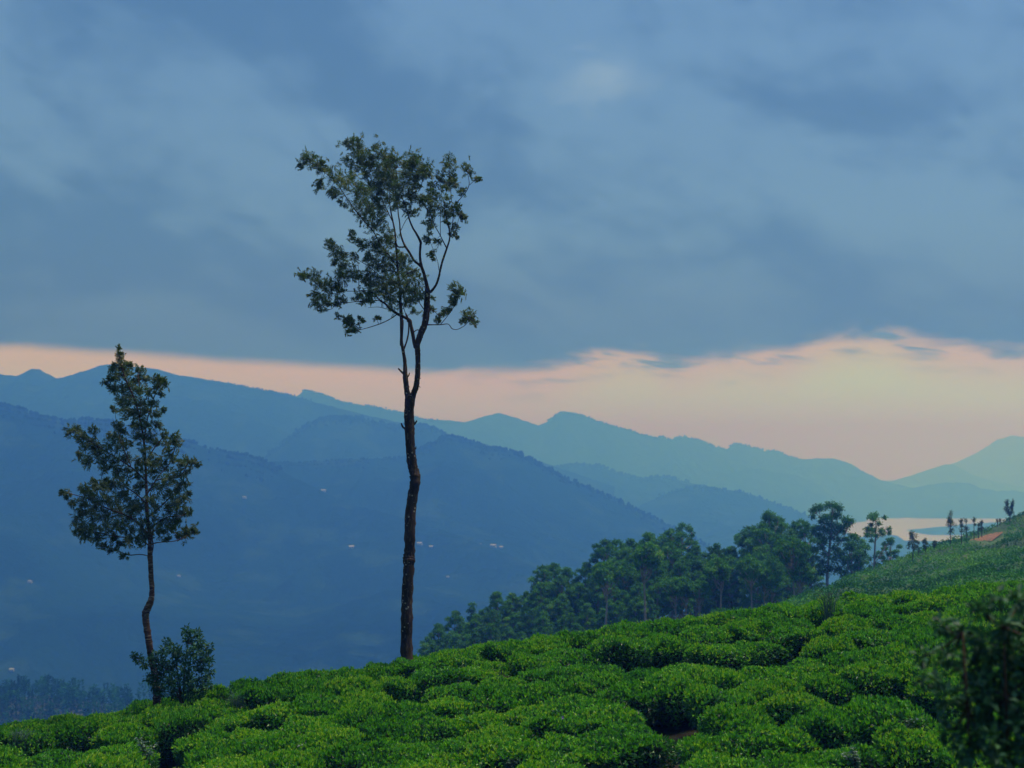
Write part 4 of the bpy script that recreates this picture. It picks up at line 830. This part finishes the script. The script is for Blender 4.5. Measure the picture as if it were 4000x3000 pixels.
T1_cl = [(170, 250, 45), (200, 230, 45), (150, 280, 30), (260, 290, 45), (300, 260, 35), (330, 320, 45), (290, 440, 40), (300, 400, 30), (380, 480, 40), (400, 370, 50), (450, 400, 55), (420, 500, 35), (500, 420, 60), (560, 440, 60), (540, 370, 45), (480, 570, 35), (600, 520, 65), (560, 620, 45), (640, 480, 60), (700, 450, 60), (660, 600, 60), (620, 690, 45), (700, 680, 60), (700, 590, 55), (740, 560, 55), (760, 730, 50), (700, 750, 45), (760, 640, 50),
         (490, 115, 35), (540, 120, 45), (590, 110, 40), (600, 160, 50), (520, 250, 50), (570, 240, 60), (620, 300, 60), (640, 220, 55), (640, 350, 50), (690, 300, 50), (690, 230, 40), (720, 150, 35), (750, 180, 45), (780, 230, 60), (830, 230, 55), (830, 300, 60), (780, 320, 60), (860, 250, 40), (790, 390, 60), (850, 370, 55), (730, 400, 55), (780, 460, 55), (850, 440, 50), (930, 260, 45), (1000, 240, 50), (1030, 270, 50), (980, 300, 55), (1050, 340, 55), (1110, 310, 45), (1110, 350, 45), (1000, 380, 60), (930, 370, 55), (1060, 390, 50), (900, 440, 50), (1010, 440, 50), (960, 490, 50), (900, 520, 45), (1000, 530, 45), (1060, 560, 30), (880, 580, 40), (950, 600, 40), (980, 650, 30), (820, 530, 50), (760, 520, 50), (1030, 640, 25), (1100, 560, 40),
         (1280, 260, 45), (1290, 300, 45), (1310, 360, 35), (1210, 360, 35), (1220, 410, 40), (1290, 400, 45), (1320, 430, 35), (1160, 440, 35), (1150, 500, 30), (1180, 520, 25), (1260, 540, 40), (1240, 460, 30), (1410, 310, 40), (1430, 340, 35), (1490, 395, 20), (1520, 395, 15), (1380, 480, 30), (1120, 570, 45), (1170, 600, 40), (1130, 650, 30), (1240, 640, 40), (1300, 630, 45), (1350, 650, 40), (1340, 600, 30), (1390, 670, 25), (1390, 690, 20), (1320, 750, 25), (1140, 740, 40), (1140, 720, 35), (1260, 720, 25), (1310, 800, 25), (1190, 860, 30), (1120, 845, 25), (1090, 860, 20), (1150, 960, 25), (1160, 990, 15), (1340, 820, 15),
         (360, 870, 30), (390, 900, 40), (430, 950, 45), (420, 1020, 30), (490, 990, 50), (500, 1050, 45), (540, 1090, 50), (450, 1110, 40), (480, 1140, 40), (560, 980, 30), (530, 810, 18), (550, 850, 30), (600, 880, 40), (640, 900, 35), (590, 1130, 50), (640, 1120, 45), (650, 1000, 35), (700, 980, 55), (720, 880, 50), (780, 850, 55), (740, 920, 45), (820, 820, 45), (840, 880, 45), (800, 960, 50), (770, 1050, 60), (720, 1060, 50), (820, 1090, 60), (860, 1000, 50), (920, 990, 45), (960, 1010, 35), (900, 1080, 50), (950, 1100, 40), (1010, 1100, 45), (1030, 1150, 45), (970, 1180, 50), (900, 1170, 55), (840, 1180, 55), (780, 1170, 60), (720, 1150, 55), (670, 1180, 50), (660, 1250, 50), (720, 1230, 60), (780, 1260, 55), (850, 1260, 60), (920, 1260, 50), (990, 1250, 50), (1040, 1230, 50), (1060, 1290, 40), (820, 1310, 45), (850, 1340, 45), (640, 1310, 50), (590, 1295, 40), (680, 1320, 35), (960, 1330, 35), (1010, 1310, 35), (1000, 1400, 25), (1100, 1410, 35), (1130, 1370, 20), (1150, 1300, 12),
         (150, 1120, 35), (190, 1130, 35), (250, 1140, 50), (290, 1170, 40), (330, 1190, 45), (390, 1190, 45), (370, 1240, 40), (420, 1220, 40), (450, 1240, 35), (260, 1270, 35), (260, 1310, 40), (310, 1330, 45), (360, 1340, 45), (300, 1375, 35), (420, 1350, 25), (460, 1320, 30), (440, 1300, 20),
         (440, 1440, 20), (480, 1460, 35), (520, 1470, 40), (500, 1490, 30), (540, 1510, 30), (610, 1470, 25), (550, 1550, 30), (510, 1565, 20), (580, 1540, 25), (730, 1445, 18), (745, 1455, 12),
         (1320, 1230, 45), (1330, 1280, 45), (1350, 1240, 35), (1370, 1260, 30), (1310, 1310, 35), (1320, 1340, 25), (1250, 1400, 30), (1220, 1430, 30), (1190, 1470, 25), (1280, 1400, 20), (1430, 1430, 40), (1440, 1470, 35), (1460, 1450, 30), (1400, 1440, 25), (1380, 1480, 20), (1470, 1490, 15), (1160, 1390, 10)]
make_oak(1589, 2600, 50.0, z2[1], (z2[0], T1_trunk), T1_br, (z1, T1_cl), M_bark1, 21, 'tall silver oak with long bare crooked trunk and wind-blown crown at the hill crest', leafn=1.1)
T2_trunk = [(514, 1640, 38), (513, 1600, 36), (510, 1540, 32), (500, 1460, 29), (487, 1400, 28), (480, 1350, 28), (471, 1290, 29), (464, 1240, 30), (464, 1210, 32), (475, 1185, 30), (488, 1150, 25), (491, 1100, 23), (487, 1060, 22), (485, 1000, 21), (482, 950, 21), (482, 900, 18), (478, 850, 16), (470, 780, 14), (468, 700, 12), (465, 620, 11), (462, 540, 10), (455, 460, 9), (440, 380, 8), (420, 300, 7), (395, 240, 6), (370, 180, 5), (350, 100, 4), (346, 60, 3)]
T2_br = [(z3, None, s_, pl) for s_, pl in [(.2, [(480, 965, 5), (440, 958, 4), (390, 960, 4), (340, 940, 3), (290, 920, 2)]), (-.2, [(480, 920, 8), (430, 890, 5), (330, 880, 5), (240, 860, 4), (180, 870, 3)]), (.2, [(477, 870, 8), (400, 800, 7), (300, 760, 6), (220, 720, 4), (120, 690, 3)]), (-.3, [(470, 740, 6), (400, 680, 5), (300, 640, 4), (230, 640, 3)]), (.1, [(465, 640, 7), (400, 580, 6), (320, 530, 5), (240, 480, 4), (150, 420, 3)]), (.3, [(400, 575, 5), (360, 480, 4), (340, 400, 3)]), (.2, [(463, 560, 6), (500, 500, 5), (540, 450, 4)]), (-.2, [(456, 480, 6), (470, 380, 5), (500, 280, 4), (530, 200, 3)]), (.1, [(440, 380, 5), (440, 280, 4), (430, 180, 3)]), (.3, [(468, 700, 6), (520, 620, 5), (570, 560, 4), (600, 460, 3)]), (-.2, [(515, 635, 5), (610, 620, 4), (650, 560, 3), (680, 545, 3)]), (.1, [(472, 800, 6), (540, 740, 5), (600, 680, 4), (640, 640, 3)]), (-.3, [(478, 850, 6), (550, 800, 5), (620, 790, 4), (650, 770, 3)]), (.2, [(484, 925, 7), (495, 912, 5), (530, 905, 4), (590, 900, 4), (640, 880, 3), (680, 855, 3)]), (0, [(490, 960, 6), (496, 920, 6), (492, 880, 5), (500, 820, 4)])]]
T2_cl = [(348, 65, 10), (350, 90, 16), (355, 115, 20), (330, 150, 25), (360, 150, 30), (395, 140, 22), (290, 215, 14), (315, 200, 22), (340, 190, 32), (380, 180, 32), (320, 240, 25), (360, 240, 35), (400, 230, 30), (440, 170, 25), (430, 200, 30), (470, 200, 22), (510, 195, 20), (530, 210, 25), (555, 222, 16), (520, 240, 25), (440, 250, 30), (480, 260, 28), (400, 290, 38), (360, 300, 30), (330, 330, 18), (440, 310, 30), (490, 310, 28), (535, 265, 15), (380, 340, 30), (420, 350, 32), (470, 340, 32), (510, 350, 25), (540, 335, 14), (420, 400, 32), (470, 400, 32), (510, 400, 25), (440, 450, 30), (480, 450, 30), (460, 500, 28), (510, 480, 18), (545, 440, 20), (560, 480, 20), (590, 450, 20), (600, 480, 22), (570, 510, 25),
         (140, 430, 22), (170, 420, 28), (190, 450, 30), (240, 430, 22), (210, 480, 32), (250, 490, 35), (180, 530, 20), (220, 550, 32), (270, 530, 40), (310, 500, 40), (340, 400, 22), (330, 440, 30), (360, 430, 28), (350, 480, 35), (385, 480, 22), (320, 560, 42), (280, 580, 30), (370, 550, 35), (350, 600, 32), (400, 600, 28),
         (105, 690, 15), (130, 700, 20), (150, 740, 18), (200, 680, 28), (240, 650, 32), (220, 700, 35), (270, 670, 35), (300, 640, 20), (190, 740, 30), (250, 740, 40), (320, 660, 35), (360, 650, 32), (310, 720, 40), (370, 700, 35), (180, 790, 32), (230, 790, 40), (290, 790, 45), (350, 770, 42), (190, 840, 35), (175, 860, 25), (240, 850, 40), (300, 850, 40), (200, 885, 25), (260, 880, 30), (350, 840, 40), (400, 800, 35), (400, 850, 35), (330, 890, 25), (390, 900, 25), (420, 760, 30), (400, 740, 28), (290, 920, 22), (320, 940, 22), (370, 965, 15), (350, 915, 20), (440, 900, 30), (460, 870, 32),
         (440, 560, 32), (480, 560, 32), (520, 550, 28), (440, 610, 32), (500, 600, 32), (550, 580, 32), (580, 540, 30), (620, 560, 25), (650, 560, 25), (675, 555, 18), (690, 570, 10), (640, 600, 25), (600, 620, 30), (550, 640, 32), (500, 670, 35), (440, 670, 32), (600, 670, 32), (640, 650, 20), (560, 700, 38), (620, 710, 28), (650, 690, 14), (500, 740, 38), (450, 740, 35), (600, 750, 32), (560, 760, 32), (630, 780, 28), (655, 780, 14), (600, 810, 35), (550, 820, 38), (500, 800, 38), (450, 820, 38), (480, 870, 28), (530, 860, 30), (580, 850, 25), (640, 850, 22), (670, 850, 20), (640, 880, 25), (680, 860, 12), (560, 895, 15), (610, 885, 18)]
make_oak(614, 2750, 47.7, z3[1], (z3[0], T2_trunk), T2_br, (z3, T2_cl), M_bark2, 33, 'shorter silver oak with kinked pale-banded trunk and full crown, left beside the shrub', leafn=1.2, rscale=0.78)

# ------------------------------------------------------------------ broad-leaved shrub beside the small oak
def shrub(name, conv, sc, D, base, clumps, label, cat, leafL, n_per, mat=None, stems=6, seed=5, rs=1.0, bz=None):
    r = np.random.RandomState(seed); b = np.array(P(*conv(*base), D))
    if bz is not None: b[2] = bz
    root = empty(name, tuple(b)); tag(root, label, cat); m = D / F; parts = []
    st = []
    for i in range(stems):
        c = clumps[(i * 7 + 2) % len(clumps)]; e = np.array(P(*conv(c[0], c[1]), D + r.uniform(-.3, .3))) - b
        q, rr = smooth_path([np.zeros(3) + r.randn(3) * [.05, .05, 0], e * [.4, .4, .55] + r.randn(3) * .05, e], [.028, .018, .008], 5); st += list(q)
        V, Fc, cp = tube(q, rr, 6, .08, r); build('stem', V, [Fc, cp], M_twig, root, smooth=True)
    A = np.array(st)
    for (x, y, cr_) in clumps:
        dep = r.uniform(-.35, .35); c = np.array(P(*conv(x, y), D + dep)) - b; rad = cr_ / sc * m * rs
        k = np.argmin(((A - c) ** 2).sum(1)); V, Fc, cp = tube([A[k], (A[k] + c) / 2 + [0, 0, -.03], c], [.008, .006, .004], 4); parts.append((V, Fc, .5, 1))
        n = int(n_per * (cr_ / 28) ** 2) + 8; u = unit(r.randn(n, 3)); pos = c + u * rad * r.uniform(.2, 1.05, (n, 1)); dr = u * .8 + r.randn(n, 3) * .5 + [0, 0, -.1]
        V, Fc = leaves(pos, dr, u * .3 + [0, -.1, 1] + r.randn(n, 3) * .45, r.uniform(.6, 1.15, n) * leafL, r.uniform(.4, .62, n) * leafL, .15)
        parts.append((V, Fc, np.clip(.42 + r.randn(n) * .22, 0, 1), 0))
    V, Fc, T, MI = merge(parts); build('crown', V, Fc, [mat or M_broad, M_twig], root, tint=T, mi=MI); return root
SH = [(415, 1395, 15), (430, 1410, 22), (460, 1430, 20), (640, 1290, 22), (690, 1300, 20), (650, 1320, 28), (700, 1340, 25), (740, 1360, 18), (560, 1340, 18), (590, 1370, 28), (540, 1380, 22), (610, 1400, 32), (670, 1380, 30), (720, 1390, 25), (735, 1420, 20), (500, 1400, 20), (520, 1430, 30), (570, 1440, 35), (640, 1450, 35), (700, 1440, 32), (740, 1470, 22), (480, 1490, 22), (520, 1490, 35), (580, 1500, 38), (650, 1510, 38), (710, 1510, 32), (735, 1530, 18), (530, 1550, 28), (590, 1560, 30), (650, 1560, 30), (700, 1550, 25), (500, 1530, 15)]
shrub('shrub', z3[1], z3[0], 47.3, (620, 1600), SH, 'round broad-leaved bluish shrub growing against the foot of the smaller tree', 'shrub', 0.115, 130)
# dark near sapling at the lower right, close to the camera
idc = lambda x, y: (x, y)
SAP = [(3700, 2560, 45), (3640, 2650, 40), (3760, 2470, 45), (3790, 2610, 60), (3850, 2520, 65), (3820, 2700, 65), (3900, 2620, 80), (3960, 2540, 70), (3990, 2440, 60), (3920, 2450, 45), (4040, 2600, 90), (3980, 2700, 85), (3880, 2760, 75), (4010, 2800, 90), (3790, 2800, 50), (4060, 2380, 55), (4120, 2500, 80), (3700, 2730, 40), (3950, 2870, 70), (4090, 2700, 90), (4060, 2900, 80), (3840, 2380, 36), (3680, 2440, 34), (3840, 2880, 60), (3770, 2930, 50), (3930, 2970, 70), (4040, 3020, 80), (3720, 2860, 36), (3610, 2560, 24), (3900, 2330, 26), (3980, 2350, 36)]
shrub('sapling', idc, 1.0, 13.0, (3930, 3180), SAP, 'dark out-of-focus broad-leaved sapling at the lower right corner, nearest plant to the viewer', 'sapling', 0.095, 20, stems=2, seed=9, bz=float(ground_z(3.75, 13.0)) - .05)
V, Fc, cp = tube(*smooth_path([(0, 0, -.3), (0.02, 0, .8), (-.03, .02, 1.7), (.02, 0, 2.6)], [.05, .042, .035, .02], 5), 8, .06, N)
sap = [o for o in C.objects if o.name.startswith('sapling')][0]; build('trunk', V, [Fc, cp], M_bark2, sap, smooth=True)

# ------------------------------------------------------------------ weeds between the tea
def weed(px, py, kind, label, hgt=0.35, seed=0, up=0.0):
    r = np.random.RandomState(seed); x, y, z = hit(px, py); root = empty('weed', (x, y - .3, z - 0.15)); tag(root, label, 'weed', 'weeds growing through the tea')
    if kind == 'broad':
        for i in range(4):
            tip = np.array([r.randn() * .16, r.randn() * .1, hgt * r.uniform(.8, 1.2)]); V, Fc, cp = tube([(0, 0, -.3), tip * .5, tip], [.008, .007, .004], 5); build('stem', V, [Fc, cp], M_twig, root)
            n = 26; u = r.rand(n, 1) ** .7; a = r.rand(n) * 6.28; pos = tip * u + np.stack([np.cos(a), np.sin(a), a * 0], 1) * .02
            V, Fc = leaves(pos, np.stack([np.cos(a), np.sin(a), r.uniform(-.2, .5, n)], 1), np.tile([0, -.2, 1.], (n, 1)) + r.randn(n, 3) * .25, r.uniform(.07, .13, n), r.uniform(.04, .07, n)); build('foliage', V, Fc, M_weed, root, tint=r.rand(n))
    else:
        parts = []
        for i in range(60):
            a = r.uniform(0, 6.28); L = hgt * r.uniform(.7, 1.3); l = r.uniform(.2, .8)
            q = np.array([[0, 0, -.2], [math.cos(a) * L * l * .4, math.sin(a) * L * l * .4, L * .55], [math.cos(a) * L * l, math.sin(a) * L * l, L * (.95 - .4 * l)]]) + [r.randn() * .12, r.randn() * .1, 0]
            q, rr = smooth_path(q, [.007, .006, .002], 4); V, Fc, cp = tube(q, rr, 3); parts.append((V, Fc, r.rand(), 0))
        V, Fc, T, MI = merge(parts); build('foliage', V, Fc, M_weed, root, tint=T)
    return root
weed(930, 2745, 'grass', 'pale grey-green feathery tuft in the tea right of the shrub', .5, 1); weed(585, 2930, 'broad', 'tall blue-grey broad-leaved weed at the bottom left of the tea', .42, 2)
weed(1195, 2905, 'broad', 'small bluish broad-leaved weed in the tea below the tall tree', .22, 3); weed(3330, 2965, 'broad', 'pale-leaved weed at the bottom below the big tea bush', .35, 4)
weed(3510, 2830, 'broad', 'pale weed beside the big tea bush, left of the dark sapling', .3, 5); weed(90, 2870, 'grass', 'wispy pale weed on the crest at the far left', .35, 6)
weed(1250, 2650, 'grass', 'dry reddish tuft on the crest left of the tall tree', .22, 7); weed(1990, 2975, 'broad', 'small pale weed at the bottom centre', .25, 8)
weed(3230, 2375, 'grass', 'leaning dry tuft where the two hillsides meet', .8, 11)
# purple flower
x, y, z = hit(2195, 2815); fl = empty('flower', (x, y - .35, z + 0.02)); tag(fl, 'single small purple flower above the tea in the middle foreground', 'flower')
V, Fc, cp = tube([(0, 0, -.2), (0.01, 0, -.05), (0, 0, .10)], [.005, .004, .004], 5); build('stem', V, [Fc, cp], M_twig, fl)
for k in range(5):
    a = k * 1.2566; V, Fc = leaves(np.array([[0, 0, .10]]), np.array([[math.cos(a), -.5 + math.sin(a) * .4, math.sin(a)]]), np.array([[0, -1., .3]]), [.055], [.045]); build('petal', V, Fc, M_purple, fl)

# ------------------------------------------------------------------ small trees standing on the second hillside
def young_oak(px, top, base, D, label, w=0.32, seed=0, stems=1, dens=1.0):
    r = np.random.RandomState(seed); b = np.array(P(px, base, D)); zt = P(px, top, D)[2]; H = zt - b[2]; root = empty('young_tree', tuple(b)); tag(root, label, 'tree', 'young trees on the far tea slope')
    parts = []
    tops = [np.array([0, 0, H])] if stems == 1 else [np.array([-w * H * .6, 0, H * .95]), np.array([w * H * .6, 0, H])]
    for tpp in tops:
        q, rr = smooth_path([(0, 0, -.5), (r.randn() * .04, 0, H * .28), tpp * [.5, 1, .6], tpp], [.06, .05, .035, .015], 4); V, Fc, cp = tube(q, rr, 6); build('trunk', V, [Fc, cp], M_twig, root)
        nn = int(16 * dens)
        for i in range(nn):
            t = r.uniform(.32, 1); c = np.array([np.interp(t * H, q[:, 2], q[:, k]) for k in (0, 1)] + [t * H]); rad = w * H * .8 * (1.1 - .75 * t) * (.6 if stems == 2 else 1)
            c = c + np.array([r.randn() * rad * .5, r.randn() * rad * .5, 0]); n = 34; pos = c + r.randn(n, 3) * [.15, .15, .24] * (H / 5); V, Fc = leaves(pos, r.randn(n, 3) + [0, 0, .8], r.randn(n, 3), r.uniform(.15, .35, n), r.uniform(.05, .12, n)); parts.append((V, Fc, np.clip(.4 + r.randn(n) * .2, 0, 1), 0))
    V, Fc, T, MI = merge(parts); build('crown', V, Fc, M_oak, root, tint=T)
YO = [(3712, 1998, 2108, 236, 'feathery pointed young tree, tallest of the row on the far crest', .20, 1, 1, 1.2), (3756, 2030, 2098, 240, 'thin young tree just right of the tallest on the far crest', .18, 2, 1, .6), (3775, 2028, 2094, 244, 'sparse sapling beside the thin young tree on the crest', .16, 3, 1, .4),
      (3805, 2028, 2082, 248, 'lone wispy sapling with a small head above the crest', .2, 4, 1, .25), (3835, 2036, 2074, 252, 'small bushy sapling on the crest left of the orange bank', .3, 5, 1, .5), (3822, 2044, 2078, 250, 'low sapling crowded against a bushy one on the crest', .3, 6, 1, .4),
      (3895, 2032, 2052, 262, 'thin stick-like sapling above the orange bank', .08, 7, 1, .2), (3906, 2030, 2048, 262, 'second stick-like sapling above the orange bank', .08, 8, 1, .2), (3945, 1958, 2026, 270, 'forked round-headed young tree on the high crest at the right edge', .26, 9, 2, 1.0),
      (3565, 2078, 2170, 228, 'dark bushy young tree low on the crest before the lake', .26, 10, 1, 1.2), (3585, 2110, 2165, 230, 'small shrubby tree right of the dark bushy one', .4, 11, 1, .6), (3615, 2106, 2150, 232, 'rounded little tree between the bushy one and the pointed one', .3, 12, 1, .7), (3650, 2114, 2135, 234, 'low shrub on the crest left of the tallest young tree', .6, 13, 1, .5)]
for a in YO: young_oak(a[0], a[1], a[2] + (12 if a[0] not in (3895, 3906) else -6), a[3], a[4], a[5], a[6], a[7], a[8])

# ------------------------------------------------------------------ air
hm, g = new_mat('valley_haze'); pv = g.n('ShaderNodeVolumePrincipled')
HZ_D = 0.00073; HZ_C = (0.074, 0.243, 0.83)
pv.inputs['Color'].default_value = (*HZ_C, 1); pv.inputs['Density'].default_value = HZ_D; pv.inputs['Density Attribute'].default_value = ''
pv.inputs['Anisotropy'].default_value = 0.5; pv.inputs['Absorption Color'].default_value = (1, 0.93, 0, 1)
o_ = g.n('ShaderNodeOutputMaterial'); g.nt.links.new(pv.outputs[0], o_.inputs['Volume'])
x0, x1, y0, y1, zl, zh = -9200, 9200, -600, 17800, -342, 212
V = [(x, y, z) for z in (zl, zh) for x, y in ((x0, y0), (x1, y0), (x1, y1), (x0, y1))]
tag(build('haze', V, np.array([(3, 2, 1, 0), (4, 5, 6, 7), (0, 1, 5, 4), (1, 2, 6, 5), (2, 3, 7, 6), (3, 0, 4, 7)]), hm), kind='stuff')
